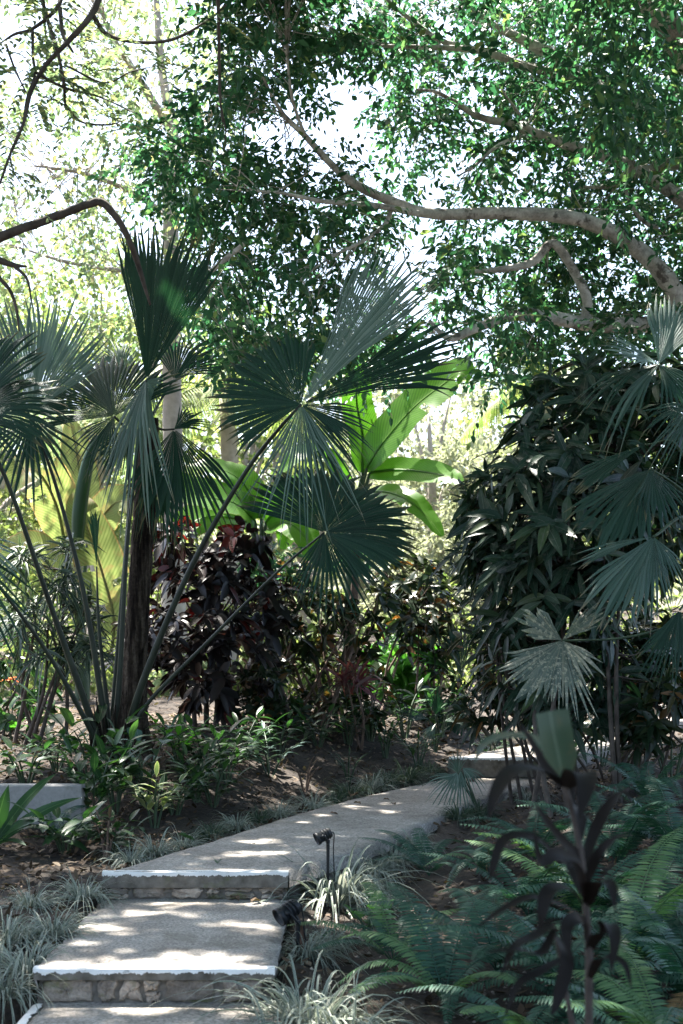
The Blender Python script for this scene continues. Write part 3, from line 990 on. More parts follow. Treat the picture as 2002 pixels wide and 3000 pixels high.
def yellow_tree():
    Yt = 22
    lines = [([(402, 1560, Yt), (398, 1200, Yt), (395, 800, Yt), (392, 520, Yt), (389, 430, Yt), (396, 300, Yt), (380, 210, Yt), (368, 130, Yt), (360, 0, Yt), (352, -160, Yt)], [.2, .17, .14, .12, .11, .085, .075, .06, .05, .03]),
             ([(394, 300, Yt), (350, 230, Yt - .5), (300, 150, Yt - 1), (262, 90, Yt - 1.5), (220, 0, Yt - 2)], [.07, .06, .05, .035, .015]),
             ([(388, 440, Yt), (440, 330, Yt - 1), (500, 240, Yt - 2), (560, 170, Yt - 2)], [.05, .04, .03, .01]),
             ([(392, 500, Yt), (300, 440, Yt - 1), (200, 400, Yt - 2), (80, 380, Yt - 2.5)], [.05, .04, .03, .01]),
             ([(393, 620, Yt), (280, 620, Yt + 1), (150, 600, Yt + 1), (20, 560, Yt + 1)], [.05, .04, .03, .01])]
    root = P(402, 1560, Yt)
    t = thing('yellowing_tree', root, 'tall slender tree with thin yellowing leaves against the bright sky at the left', 'tree')
    limbs('trunk', t, root, lines[:1], M['bark_far'])
    n = 540
    x, y = U(-150, 560, n), U(-180, 800, n)
    k = U(0, 1, n) < .75 + .3 * np.sin(x * .021 + 1) * np.cos(y * .017)
    for hx, hy, rx, ry in [(20, 60, 60, 40), (60, 380, 50, 40), (330, 540, 60, 40), (360, 420, 40, 50), (290, 60, 50, 30), (150, 330, 40, 30), (60, 200, 30, 50), (420, 110, 30, 30), (520, 560, 80, 100)]:
        k &= ((x - hx) / rx) ** 2 + ((y - hy) / ry) ** 2 > 1
    x, y = x[k], y[k]
    Yd = U(19, 26, len(x))
    ctr = np.stack([(x - CX) / F * Yd, Yd, ZC + (HY - y) / F * Yd], 1)
    cr = MB()
    leafy(cr, ctr, U(.3, .5, len(ctr)), 36, .11, .06, flat=.8, tilt=.8, shade=False)
    cr.build('crown', M['yellow'], t, root)
    limbs('branch', t, root, lines[1:], M['bark_far'], ends=ctr, maxlen=1.9, r=.009)


def twig_tree():
    Y = 7.2
    L = lambda pts, r: ([(a, b, Y + .25 * math.sin(a * .02 + b * .013)) for a, b in pts], r)
    lines = [L([(-260, 1700), (-300, 900), (-280, 300), (-200, -300)], [.16, .13, .1, .08]),
             L([(-200, -200), (0, -180), (150, -120), (222, -30), (212, 30), (160, 92), (105, 150), (72, 210), (55, 280), (22, 358), (0, 420), (-40, 500)], [.06, .04, .024, .018, .016, .013, .011, .010, .008, .007, .006, .004]),
             L([(60, -160), (88, -40), (108, 40), (130, 110), (145, 180), (150, 245)], [.02, .013, .011, .010, .009, .006]),
             L([(150, -120), (142, -20), (128, 22), (75, 66), (35, 78), (0, 100)], [.02, .014, .012, .010, .008, .004]),
             L([(75, 66), (76, 130), (80, 172), (62, 225), (50, 300)], [.009, .008, .007, .006, .003]),
             L([(212, 34), (248, 80), (318, 97), (398, 90), (478, 46), (520, 10)], [.013, .011, .010, .008, .006, .004]),
             L([(80, 165), (150, 202), (222, 220), (316, 262)], [.008, .007, .005, .003]),
             L([(150, 240), (188, 280), (250, 286), (290, 274)], [.007, .006, .005, .002]),
             L([(138, 20), (145, 80), (168, 120)], [.012, .01, .006]),
             L([(14, 102), (35, 160), (60, 212)], [.007, .006, .004]),
             L([(150, 150), (240, 190), (300, 165), (365, 150)], [.006, .005, .004, .002]),
             L([(22, 358), (35, 400), (70, 450)], [.006, .004, .002])]
    root = P(-260, 1700, Y)
    t = thing('overhanging_tree', root, 'thin dark twigs with feathery leaves hanging into the upper left corner', 'tree')
    limbs('trunk', t, root, lines[:1], M['bark_dark'])
    limbs('branch', t, root, lines[1:], M['bark_dark'], seg=6)
    mb = MB()
    sk = skeleton(lines[2:])
    n = 120
    a = sk[rng.integers(0, len(sk), n)] + rng.normal(0, .05, (n, 3))
    dd = nz(rng.normal(0, 1, (n, 3)) * [1, .7, .5] + [0, 0, -.3])
    for i in range(n):                                  # pinnate sprigs
        k = int(rng.integers(5, 9))
        ln = U(.12, .26)
        tt = np.repeat(np.linspace(.25, 1, k), 2)
        ax = dd[i]
        sd = nz(np.cross(ax, [.2, -.4, 1]))
        pp = a[i] + ax * (tt * ln)[:, None] - np.array([0, 0, 1]) * (tt ** 2 * .06)[:, None]
        sg = np.tile([1, -1], k)[:, None]
        cards(mb, pp, sd * sg + ax * .5 + [0, 0, -.15], np.tile(leaf_normals(1, .4), (2 * k, 1)), .05, .02)
    mb.build('leaflets', M['yellow'], t, root)


def bare_branch():
    lines = [([(-330, 1900, 9.4), (-300, 1200, 9.3), (-200, 640, 9.2), (0, 545, 9), (105, 506, 9), (200, 470, 9), (236, 466, 9), (272, 505, 9), (298, 555, 9), (318, 610, 9.1), (345, 700, 9.2)], [.07, .06, .045, .03, .028, .026, .026, .022, .02, .018, .008]),
             ([(-220, 640, 9.2), (-60, 575, 9.1), (0, 598, 9.1), (30, 608, 9.1), (62, 612, 9.1)], [.03, .028, .024, .016, .006]),
             ([(-240, 660, 9.2), (-60, 610, 9.2), (10, 650, 9.2), (36, 700, 9.2), (44, 760, 9.2)], [.02, .016, .013, .01, .005]),
             ([(30, 608, 9.1), (62, 640, 9.1), (72, 690, 9.1)], [.012, .009, .004])]
    root = P(-330, 1900, 9.4)
    t = thing('bare_tree', root, 'bare dark branch bent sharply downward in front of the yellowing tree', 'tree')
    limbs('trunk', t, root, lines[:1], M['bark_dark'])
    limbs('branch', t, root, lines[1:], M['bark_dark'])


def hanging_vine():
    mb = MB()
    p = [P(498, -420, 10), P(500, -60, 10), P(502, 60, 10), P(504, 160, 10.05), P(505, 220, 10), P(512, 290, 10)]
    tube(mb, p, [.012, .012, .013, .012, .01, .004], seg=6, rough=.1)
    q = [P(506, 240, 10), P(518, 300, 10), P(515, 345, 10)]
    tube(mb, q, [.008, .005, .003], seg=5)
    tag(mb.build('hanging_vine', M['bark_dark']), 'thin dark vine hanging straight down at the top of the picture', 'vine')


def ball_tree(name, label, x, y, h, w, nl, L, mat, trunk_mat='bark_far', low=.12, group=None, seed=0):
    r = np.random.default_rng(seed)
    z0 = float(G(x, y))
    root = np.array([x, y, z0])
    t = thing(name, root, label, 'tree', group)
    mb = MB()
    tube(mb, [root - [0, 0, .2], root + [.1 * w * r.normal(), 0, h * .4], root + [.1 * w * r.normal(), 0, h * .85]], [.03 * h, .022 * h, .006 * h], seg=8, rough=.05)
    cl = 22
    cs = []
    for i in range(cl):
        u = r.uniform(low, .96)
        prof = math.sin(PI * min(1, max(0, (u - low + .12) / (1.12 - low)))) ** .6
        a = r.uniform(0, 2 * PI)
        rad = w * .5 * prof * r.uniform(.35, .95)
        cs.append(root + [rad * math.cos(a), rad * math.sin(a), u * h])
    cs = np.array(cs)
    for c in cs[::2]:
        s = root + [0, 0, max(.1, (c[2] - z0) * .55)]
        tube(mb, [s, (s + c) / 2 + [0, 0, .04 * h], c], [.011 * h, .007 * h, .002 * h], n=6, seg=5, cap=False)
    mb.build('trunk', M[trunk_mat], t, root)
    cr = MB()
    sub = np.repeat(cs, 9, 0) + rand_dirs(cl * 9) * w * .15
    leafy(cr, sub, w * .075, max(4, nl // (cl * 9)), L, L * .55, flat=.75, tilt=.8, shade=False)
    cr.build('crown', M[mat], t, root)
    return t


def background():
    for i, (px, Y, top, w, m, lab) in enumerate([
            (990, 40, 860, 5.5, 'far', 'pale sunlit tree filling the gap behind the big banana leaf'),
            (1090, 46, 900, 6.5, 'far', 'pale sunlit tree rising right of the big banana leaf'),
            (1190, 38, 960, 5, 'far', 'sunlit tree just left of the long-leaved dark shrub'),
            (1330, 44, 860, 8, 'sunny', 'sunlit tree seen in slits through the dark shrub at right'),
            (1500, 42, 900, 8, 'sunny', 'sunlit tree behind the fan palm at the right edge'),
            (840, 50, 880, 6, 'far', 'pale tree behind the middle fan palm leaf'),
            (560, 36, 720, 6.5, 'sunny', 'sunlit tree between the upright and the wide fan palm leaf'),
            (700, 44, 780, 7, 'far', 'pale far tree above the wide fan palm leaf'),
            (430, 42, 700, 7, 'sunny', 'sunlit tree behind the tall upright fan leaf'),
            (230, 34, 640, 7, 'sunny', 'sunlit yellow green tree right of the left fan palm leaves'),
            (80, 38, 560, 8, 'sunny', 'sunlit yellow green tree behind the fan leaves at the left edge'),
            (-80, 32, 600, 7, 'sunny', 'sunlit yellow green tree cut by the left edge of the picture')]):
        x = (px - CX) / F * Y
        h = ZC + (HY - top) / F * Y - float(G(x, Y))
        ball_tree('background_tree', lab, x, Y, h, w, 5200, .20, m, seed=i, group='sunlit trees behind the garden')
    # a wood beyond
    n = 900
    x, y = U(-75, 75, n), U(62, 95, n)
    z = G(x, y) + U(.5, 1, n) * (7.5 + 2.5 * np.sin(x * .23) + 1.5 * np.sin(x * .61 + 1)) * U(.1, 1, n) ** .5
    mb = MB()
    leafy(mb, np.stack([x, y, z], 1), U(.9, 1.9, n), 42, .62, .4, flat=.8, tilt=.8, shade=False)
    tag(mb.build('far_woodland', M['far']), 'pale wood beyond the garden', 'wood', kind='stuff')


right_tree()
yellow_tree()
twig_tree()
bare_branch()
hanging_vine()
background()


# ------------------------------------------------------------------ fan palms
def fan(mb, c, d, n, R, half, N=26, split=.55, droop=.25, cup=.25, costa=.12, taper=.25, bend=.1, ragged=.05, width=1.0):
    """pleated fan of N leaf segments about direction d, n = face normal, half = half spread in degrees"""
    d = nz(d)
    n = np.asarray(n, float)
    n = nz(n - d * np.dot(n, d))
    s = np.cross(n, d)
    A = math.radians(half)
    a = np.linspace(-A, A, N)
    da = (2 * A / max(1, N - 1)) / 2
    t = np.concatenate([np.linspace(.02, split, 5), split + (1 - split) * np.array([.25, .5, .72, .88, 1.0])])
    K = len(t)
    Rs = R * (1 - taper * (np.abs(a) / A) ** 1.6) * (1 + rng.normal(0, ragged, N))
    dr = droop * (1 + rng.normal(0, .35, N))
    turn = rng.normal(0, .04, N)
    def line(ang, w, lift):
        """ang (N,K), lateral w (N,K) in metres, lift (N,K)"""
        e = np.cos(ang)[..., None] * d + np.sin(ang)[..., None] * s
        sid = -np.sin(ang)[..., None] * d + np.cos(ang)[..., None] * s
        cu = cup * np.abs(np.sin(ang))
        e = nz(e + n * cu[..., None])
        r = Rs[:, None] * t[None]
        base = c + d * (costa * R) * np.exp(-(ang / .9) ** 2)[..., None] * np.clip(t * 3, 0, 1)[None, :, None]
        p = base + e * r[..., None] + sid * w[..., None] + n * lift[..., None]
        p = p - n * (bend * r * t[None] ** 1)[..., None]
        f = np.clip(t - .3, 0, 1)[None] ** 2 * 1.6
        p[..., 2] -= (dr[:, None] * f) * Rs[:, None]
        return p
    free = np.clip((t - split) / (1 - split), 0, 1)
    ws = Rs * split * np.tan(da) * width
    hw = np.where(t[None] <= split, Rs[:, None] * t[None] * math.tan(da) * width, ws[:, None] * np.maximum(.03, (1 - free[None]) ** .75))
    ang = a[:, None] + turn[:, None] * free[None]
    pleat = .38 * hw
    g = np.stack([line(ang, -hw, 0 * hw), line(ang, 0 * hw, pleat), line(ang, hw, 0 * hw)], 2)
    uv = np.stack(np.broadcast_arrays(np.array([0, .5, 1])[None, None, :], t[None, :, None]), -1)
    uv = np.broadcast_to(uv, (N, K, 3, 2))
    mb.grids(g, uv.reshape(-1, 2))


def frond(t, root, stalk, Ys, rad, sections, smat='stalk_dark', mat='palm', label=None):
    """stalk: picture points from the base to the leaf centre with distances; sections: fans of the blade
    (tip px, tip py, tip Y, half spread, N, normal, options)"""
    pts = [P(a, b, y) for (a, b), y in zip(stalk, Ys)]
    mb = MB()
    tube(mb, pts, rad, n=8 * len(pts), seg=7, flat=.7)
    st = mb.build('frond_stalk', M[smat], t, root)
    if label:
        st['label'] = label
    c = pts[-1]
    by = {}
    for px, py, Y, half, N, nr, opt in sections:
        opt = dict(opt)
        m = opt.pop('mat', mat)
        cc = c + np.array(opt.pop('shift', (0, 0, 0)))
        v = P(px, py, Y) - cc
        by.setdefault(m, MB())
        fan(by[m], cc, v, nr, float(np.linalg.norm(v)), half, N, **opt)
    for m, b in by.items():
        b.build('leaf_blade', M[m], st, root)
    return st


def clump_palm():
    Y = 12.0
    root = ground_at(255, 1752, 9)
    Y = root[1]
    t = thing('fan_palm', root, 'large stemless fan palm, long stalks fanning out from one base left of the path', 'palm')
    B = lambda dx, dy=0: (255 + dx, 1735 + dy)
    # upright dark fan in the middle
    frond(t, root, [B(5), (275, 1550), (292, 1250), (318, 1020), (336, 872)], [Y, Y, Y + .05, Y + .1, Y], [.05, .034, .024, .018, .014], [
        (405, 528, Y - .2, 25, 30, (.2, -1, .1), dict(split=.76, droop=.0, taper=.10, cup=.12, bend=.0, mat='palm', costa=.05)),
        (318, 560, Y + .2, 9, 7, (.8, -.6, .1), dict(split=.7, droop=.0, taper=.05, cup=.1, bend=0)),
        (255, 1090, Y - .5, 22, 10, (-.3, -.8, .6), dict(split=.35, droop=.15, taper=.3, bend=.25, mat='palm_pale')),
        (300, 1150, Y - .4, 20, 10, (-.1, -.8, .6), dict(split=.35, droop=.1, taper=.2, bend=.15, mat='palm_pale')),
        (372, 920, Y + .3, 40, 8, (.3, -1, .2), dict(split=.5, droop=.2, mat='palm_pale'))], label=None)
    # wide twisted frond at the right
    frond(t, root, [B(25), (330, 1560), (440, 1300), (560, 1090), (640, 985), (692, 928)], [Y, Y - .1, Y - .25, Y - .4, Y - .5, Y - .5], [.055, .042, .032, .025, .02, .016], [
        (518, 850, Y - .3, 72, 40, (.1, -1, .25), dict(split=.80, droop=.08, taper=.12, cup=.2, bend=.05, costa=.05)),
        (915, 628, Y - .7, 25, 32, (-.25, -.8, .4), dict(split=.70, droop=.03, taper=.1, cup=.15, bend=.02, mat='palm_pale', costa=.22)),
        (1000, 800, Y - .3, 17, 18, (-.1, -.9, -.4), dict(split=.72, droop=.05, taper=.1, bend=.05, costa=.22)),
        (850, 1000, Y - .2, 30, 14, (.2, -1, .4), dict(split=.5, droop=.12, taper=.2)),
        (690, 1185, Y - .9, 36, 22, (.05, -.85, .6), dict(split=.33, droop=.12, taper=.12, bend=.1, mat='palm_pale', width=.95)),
        (800, 1110, Y - .4, 26, 10, (.2, -1, .3), dict(split=.4, droop=.15))])
    # lower right frond
    frond(t, root, [B(40, -20), (335, 1620), (480, 1470), (640, 1310), (745, 1222)], [Y - .1, Y - .15, Y - .2, Y - .3, Y - .4], [.035, .024, .019, .015, .012], [
        (790, 1075, Y + .1, 92, 46, (.1, -1, .2), dict(split=.80, droop=.06, taper=.1, cup=.1, bend=.05, costa=.05)),
        (950, 1255, Y - .6, 44, 28, (.1, -.85, .45), dict(split=.76, droop=.12, taper=.12, bend=.12, costa=.05)),
        (780, 1400, Y - .8, 34, 14, (.1, -.9, .4), dict(split=.4, droop=.15, taper=.2)),
        (690, 1350, Y - .5, 22, 8, (0, -1, .3), dict(split=.35, droop=.1, taper=.2))])
    # fronds at the left edge
    frond(t, root, [B(-8), (232, 1600), (190, 1350), (130, 1120), (72, 955)], [Y, Y - .05, Y - .1, Y - .15, Y - .2], [.05, .036, .027, .02, .015], [
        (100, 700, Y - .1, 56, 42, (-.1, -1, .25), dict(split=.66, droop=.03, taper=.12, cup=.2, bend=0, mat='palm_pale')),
        (-60, 860, Y - .3, 30, 12, (0, -1, .4), dict(split=.6, droop=.2)),
        (45, 1130, Y - .6, 55, 18, (0, -.9, .5), dict(split=.4, droop=.12, taper=.2, bend=.1)),
        (180, 900, Y - .2, 22, 9, (.2, -1, .3), dict(split=.5, droop=.12))])
    frond(t, root, [B(-20), (205, 1640), (120, 1400), (10, 1090), (-70, 960)], [Y - .1, Y - .2, Y - .4, Y - .7, Y - .9], [.055, .042, .03, .022, .016], [
        (130, 880, Y - .9, 44, 24, (-.2, -.9, .5), dict(split=.72, droop=.25, taper=.12, bend=.2)),
        (20, 740, Y - .8, 36, 24, (-.3, -1, .2), dict(split=.76, droop=.18, taper=.1, bend=.12)),
        (70, 1010, Y - 1.1, 30, 10, (0, -.9, .5), dict(split=.4, droop=.25))])
    frond(t, root, [B(-22, 4), (210, 1680), (110, 1500), (-30, 1310), (-110, 1230)], [Y - .15, Y - .3, Y - .6, Y - .9, Y - 1], [.04, .03, .022, .016, .012], [
        (30, 1290, Y - 1.2, 40, 14, (0, -.8, .7), dict(split=.5, droop=.25, mat='palm_pale')),
        (10, 1480, Y - 1.3, 34, 14, (0, -1, .3), dict(split=.35, droop=.15))])
    # two more stalks standing straight behind
    frond(t, root, [B(-2), (262, 1600), (282, 1350), (296, 1150), (292, 1000), (262, 955)], [Y + .15, Y + .15, Y + .2, Y + .2, Y + .15, Y + .05], [.045, .03, .024, .02, .016, .013], [
        (215, 830, Y + .5, 85, 44, (.1, -1, .2), dict(split=.80, droop=.06, taper=.15, cup=.15, bend=.05)),
        (190, 1050, Y - .2, 40, 14, (-.2, -1, .3), dict(split=.45, droop=.2, taper=.2))])
    frond(t, root, [B(0), (250, 1650), (228, 1450), (222, 1300)], [Y + .1, Y + .1, Y + .1, Y + .1], [.04, .028, .02, .008], [
        (216, 1180, Y + .1, 6, 5, (.3, -1, 0), dict(split=.8, droop=0, taper=.05))])
    mb = MB()
    for k in range(16):                                 # split leaf bases round the heart
        a = U(-1.2, 1.2)
        p0 = root + [.14 * math.sin(a) + U(-.04, .04), -.1 * math.cos(a), -.05]
        tube(mb, [p0, p0 + [.05 * math.sin(a), -.03, .25], p0 + [.13 * math.sin(a), -.04, U(.35, .6)]], [.05, .035, .008], n=7, seg=6, flat=.5)
    mb.build('leaf_bases', M['palm_trunk'], t, root)


def trunk_palm():
    Y = ground_at(312, 1738, 10)[1] + .25
    root = np.array([P(312, 1738, Y)[0], Y, float(G(P(312, 1738, Y)[0], Y))])
    t = thing('fan_palm', root, 'fan palm with rough grey trunk and hanging leaf skirt behind the long stalks', 'palm')
    mb = MB()
    tube(mb, [root - [0, 0, .1], P(306, 1660, Y), P(312, 1500, Y), P(326, 1250, Y), P(338, 1080, Y), P(342, 960, Y)], [.17, .125, .095, .09, .088, .08], n=90, seg=28, rough=.045)
    mb.build('trunk', M['palm_trunk'], t, root)
    for st, Ys, sec in [
            ([(342, 970), (370, 985), (400, 985)], [Y, Y - .1, Y - .2], [(430, 1190, Y - .5, 48, 26, (.3, -1, .3), dict(split=.62, droop=.2, taper=.15, bend=.15)), (470, 940, Y, 38, 14, (.2, -1, .3), dict(split=.5, droop=.2))]),
            ([(340, 970), (318, 960), (300, 985)], [Y, Y - .15, Y - .3], [(225, 1080, Y - .4, 45, 22, (-.2, -1, .3), dict(split=.55, droop=.2, taper=.2, bend=.1))]),
            ([(342, 960), (345, 1000), (345, 1030)], [Y, Y - .25, Y - .3], [(345, 1220, Y - .35, 20, 12, (.1, -1, .1), dict(split=.35, droop=.1, taper=.2)), (400, 1240, Y - .3, 14, 8, (.2, -1, 0), dict(split=.4, droop=.1))]),
            ([(345, 960), (380, 900), (400, 870)], [Y, Y + .2, Y + .3], [(460, 770, Y + .5, 60, 24, (-.1, -1, .3), dict(split=.55, droop=.15, taper=.15))]),
            ([(338, 960), (300, 890), (285, 860)], [Y, Y + .3, Y + .4], [(245, 780, Y + .5, 55, 22, (.1, -1, .3), dict(split=.55, droop=.2, mat='palm_pale'))]),
            ([(342, 965), (360, 1050), (365, 1080)], [Y, Y + .15, Y + .2], [(390, 1250, Y + .2, 30, 12, (.2, -1, 0), dict(split=.3, droop=.1))])]:
        frond(t, root, st, Ys, [.02, .014, .01], sec)


def right_palm():
    Y = 9.2
    root = np.array([P(1660, 1700, Y)[0], Y, float(G(P(1660, 1700, Y)[0], Y))])
    t = thing('fan_palm', root, 'broken-leaved fan palm leaning in at the right edge, one leaf faded and spotted', 'palm')
    mb = MB()
    tube(mb, [root - [0, 0, .1], P(1655, 1500, Y), P(1640, 1250, Y), P(1625, 1080, Y)], [.1, .08, .075, .06], n=30, seg=12, rough=.04)
    mb.build('trunk', M['palm_trunk'], t, root)
    fr = lambda st, Ys, sec, lab=None, m='palm': frond(t, root, st, Ys, [.018, .012, .009], sec, mat=m, smat='stem_green', label=lab)
    fr([(1628, 1090), (1570, 930), (1512, 836)], [Y, Y - .2, Y - .3], [
        (1400, 790, Y - .5, 34, 18, (.1, -.7, .8), dict(split=.66, droop=.14, taper=.12, bend=.05, mat='palm_pale')),
        (1570, 690, Y - .2, 34, 16, (-.1, -.9, .5), dict(split=.7, droop=.04, taper=.12, mat='palm_pale')),
        (1345, 880, Y - .5, 16, 8, (.1, -.4, .9), dict(split=.6, droop=.28, taper=.12)),
        (1400, 960, Y - .7, 13, 6, (0, -.5, .9), dict(split=.4, droop=.3, mat='palm_mid')),
        (1600, 930, Y - .4, 40, 12, (0, -1, .5), dict(split=.5, droop=.3))])
    fr([(1630, 1100), (1625, 960), (1590, 925)], [Y, Y - .4, Y - .6], [
        (1545, 1070, Y - .8, 30, 12, (-.2, -.9, .4), dict(split=.3, droop=.1, taper=.15, bend=.15, mat='palm_mid')),
        (1480, 960, Y - .7, 26, 10, (0, -.8, .7), dict(split=.5, droop=.3))])
    fr([(1640, 1200), (1560, 1120), (1492, 1075)], [Y, Y - .1, Y - .2], [
        (1380, 1220, Y - .5, 30, 18, (-.2, -.9, .4), dict(split=.75, droop=.12, taper=.12, bend=.1)),
        (1530, 1190, Y - .5, 34, 14, (.1, -.9, .4), dict(split=.6, droop=.15))])
    fr([(1640, 1330), (1580, 1190), (1500, 1232)], [Y, Y - .3, Y - .6], [
        (1335, 1268, Y - .7, 10, 6, (0, -.6, .9), dict(split=.7, droop=.1, taper=.1, mat='palm_mid')),
        (1390, 1390, Y - .9, 24, 14, (-.1, -.9, .5), dict(split=.66, droop=.1, taper=.15, bend=.12, mat='palm_mid')),
        (1500, 1400, Y - .9, 20, 9, (.1, -.9, .4), dict(split=.45, droop=.1, mat='palm_mid')),
        (1560, 1320, Y - .8, 22, 8, (.1, -.8, .6), dict(split=.5, droop=.2, mat='palm_mid'))])
    fr([(1640, 1400), (1530, 1440), (1420, 1465), (1290, 1470)], [Y, Y - .3, Y - .4, Y - .5], [
        (1215, 1420, Y - .6, 30, 12, (0, -1, .3), dict(split=.85, droop=-.02, taper=.1, ragged=.1)),
        (1200, 1570, Y - .7, 34, 20, (-.1, -1, .35), dict(split=.8, droop=.03, taper=.08, ragged=.08)),
        (1312, 1625, Y - .8, 20, 10, (0, -1, .3), dict(split=.5, droop=.05, ragged=.12)),
        (1370, 1400, Y - .6, 20, 7, (.1, -1, .3), dict(split=.6, droop=.05, ragged=.15)),
        (1365, 1540, Y - .7, 26, 7, (.1, -1, .3), dict(split=.55, droop=.1, ragged=.15))], 'faded spotted fan leaf', 'palm_spot')
    fr([(1640, 1250), (1560, 1030), (1480, 1020)], [Y, Y, Y], [
        (1330, 1100, Y - .1, 14, 8, (0, -.7, .8), dict(split=.75, droop=.05, taper=.1)),
        (1440, 1010, Y, 20, 6, (0, -.9, .5), dict(split=.6, droop=.1))])
    fr([(1640, 1300), (1600, 1350), (1560, 1400)], [Y, Y - .3, Y - .4], [
        (1490, 1540, Y - .5, 22, 10, (0, -1, .2), dict(split=.5, droop=.1)), (1590, 1560, Y - .5, 30, 12, (0, -1, .2), dict(split=.5, droop=.1))])


def small_fan(name, label, px, py, specs, mat='palm', y0=3.0, trunk=None, group=None):
    root = ground_at(px, py, y0)
    Y = root[1]
    t = thing(name, root, label, 'palm', group)
    for (sx, sy), (tx, ty), half, N, nr, opt in specs:
        o = dict(split=.5, droop=.15)
        o.update(opt)
        dy = o.pop('dy', 0)
        frond(t, root, [(px, py - 3), ((px + sx) / 2, (py * .45 + sy * .55)), (sx, sy)], [Y, Y + dy * .5, Y + dy], [.012, .009, .006], [(tx, ty, Y + dy + o.pop('ty', -.1), half, N, nr, o)], smat='stem_green', mat=mat)
    if trunk:
        mb = MB()
        tube(mb, [root - [0, 0, .05], root + [0, 0, trunk * .6], root + [.01, 0, trunk]], [.035, .03, .02], seg=9, rough=.05)
        mb.build('trunk', M['stem_brown'], t, root)
    return t


def feather_palm(name, label, px, py, Y, L, n, mat, seed, leaflet=.5):
    r = np.random.default_rng(seed)
    top = P(px, py, Y)
    root = np.array([top[0], Y, float(G(top[0], Y))])
    t = thing(name, root, label, 'palm', 'feather palms in the sun')
    mb = MB()
    tube(mb, [root - [0, 0, .1], (root + top) / 2 + [.1, 0, 0], top], [.2, .16, .13], seg=10, rough=.04)
    mb.build('trunk', M['bark_far'], t, root)
    for i in range(n):
        a = 2 * PI * i / n + r.uniform(-.2, .2)
        el = r.uniform(.1, 1.2)
        d = np.array([math.cos(a) * math.cos(el), math.sin(a) * math.cos(el), math.sin(el)])
        s = np.linspace(0, 1, 34)[:, None]
        mid = top + d * s * L - np.array([0, 0, 1]) * s ** 2 * L * r.uniform(.45, .8)
        fb = MB()
        tube(fb, mid[::6], [.02, .014, .004], seg=5, cap=False)
        tan = nz(np.gradient(mid, axis=0))
        sd = nz(np.cross(tan, [0, 0, 1]))
        k = slice(4, None)
        for sg in (1, -1):
            dd = nz(sd[k] * sg + tan[k] * .6 + [0, 0, -.25])
            blades(fb, mid[k], dd, [0, 0, 1], L * .26 * np.sin(np.linspace(.5, 2.9, 30)) + .05, .045, droop=.5, segs=3, prof='strap')
        fb.build('frond', M[mat], t, root)


clump_palm()
trunk_palm()
right_palm()
small_fan('dwarf_palm', 'small pale dwarf palm with hanging leaves over the far end of the concrete slab', 1100, 1866, [
    ((1050, 1772), (1000, 1850), 40, 9, (-.2, -1, .3), dict(split=.25, droop=.2, mat='palm_pale')),
    ((1058, 1768), (1050, 1880), 30, 8, (0, -1, .2), dict(split=.25, droop=.1, mat='palm_pale')),
    ((1062, 1762), (1110, 1800), 40, 8, (.2, -1, .3), dict(split=.3, droop=.35, mat='palm_pale')),
    ((1052, 1775), (1040, 1720), 40, 9, (0, -1, .4), dict(split=.3, droop=.15, mat='palm_pale')),
    ((1048, 1780), (985, 1790), 24, 6, (0, -1, .5), dict(split=.3, droop=.25))], 'palm_pale', 8)
small_fan('dwarf_palm', 'dark green young palm with folded upright leaves beside the path bend', 1075, 1690, [
    ((1060, 1560), (1050, 1440), 22, 9, (.3, -1, .1), dict(split=.75, droop=.0)),
    ((1045, 1545), (965, 1490), 14, 7, (0, -.8, .7), dict(split=.8, droop=.1, mat='bright')),
    ((1080, 1570), (1150, 1500), 22, 8, (0, -.9, .5), dict(split=.6, droop=.15)),
    ((1070, 1600), (950, 1640), 20, 8, (0, -.8, .8), dict(split=.5, droop=.3)),
    ((1085, 1600), (1190, 1600), 24, 8, (0, -.8, .8), dict(split=.5, droop=.3)),
    ((1070, 1620), (1000, 1720), 30, 8, (0, -1, .3), dict(split=.4, droop=.3))], 'palm', 8)
small_fan('dwarf_palm', 'low dark palm spreading its fingers over the bare soil behind the slab', 1000, 1730, [
    ((985, 1650), (900, 1630), 30, 9, (0, -.7, .8), dict(split=.4, droop=.3)),
    ((1000, 1640), (1010, 1570), 40, 10, (0, -1, .4), dict(split=.4, droop=.2)),
    ((1020, 1655), (1110, 1640), 30, 9, (0, -.7, .8), dict(split=.4, droop=.35)),
    ((1000, 1660), (960, 1720), 30, 8, (0, -1, .3), dict(split=.3, droop=.3, mat='palm_pale'))], 'palm', 8)
feather_palm('feather_palm', 'golden feather palm drooping in the sun behind the wide fan leaf', 520, 900, 25, 2.3, 15, 'sunny', 3)
feather_palm('feather_palm', 'pale feather palm in the sun behind the tall palm stalks at the left', 215, 1010, 26, 2.4, 15, 'yellow', 4)
feather_palm('feather_palm', 'small pale feather palm just above the long-leaved dark shrub', 1255, 880, 28, 1.9, 15, 'sunny', 5)


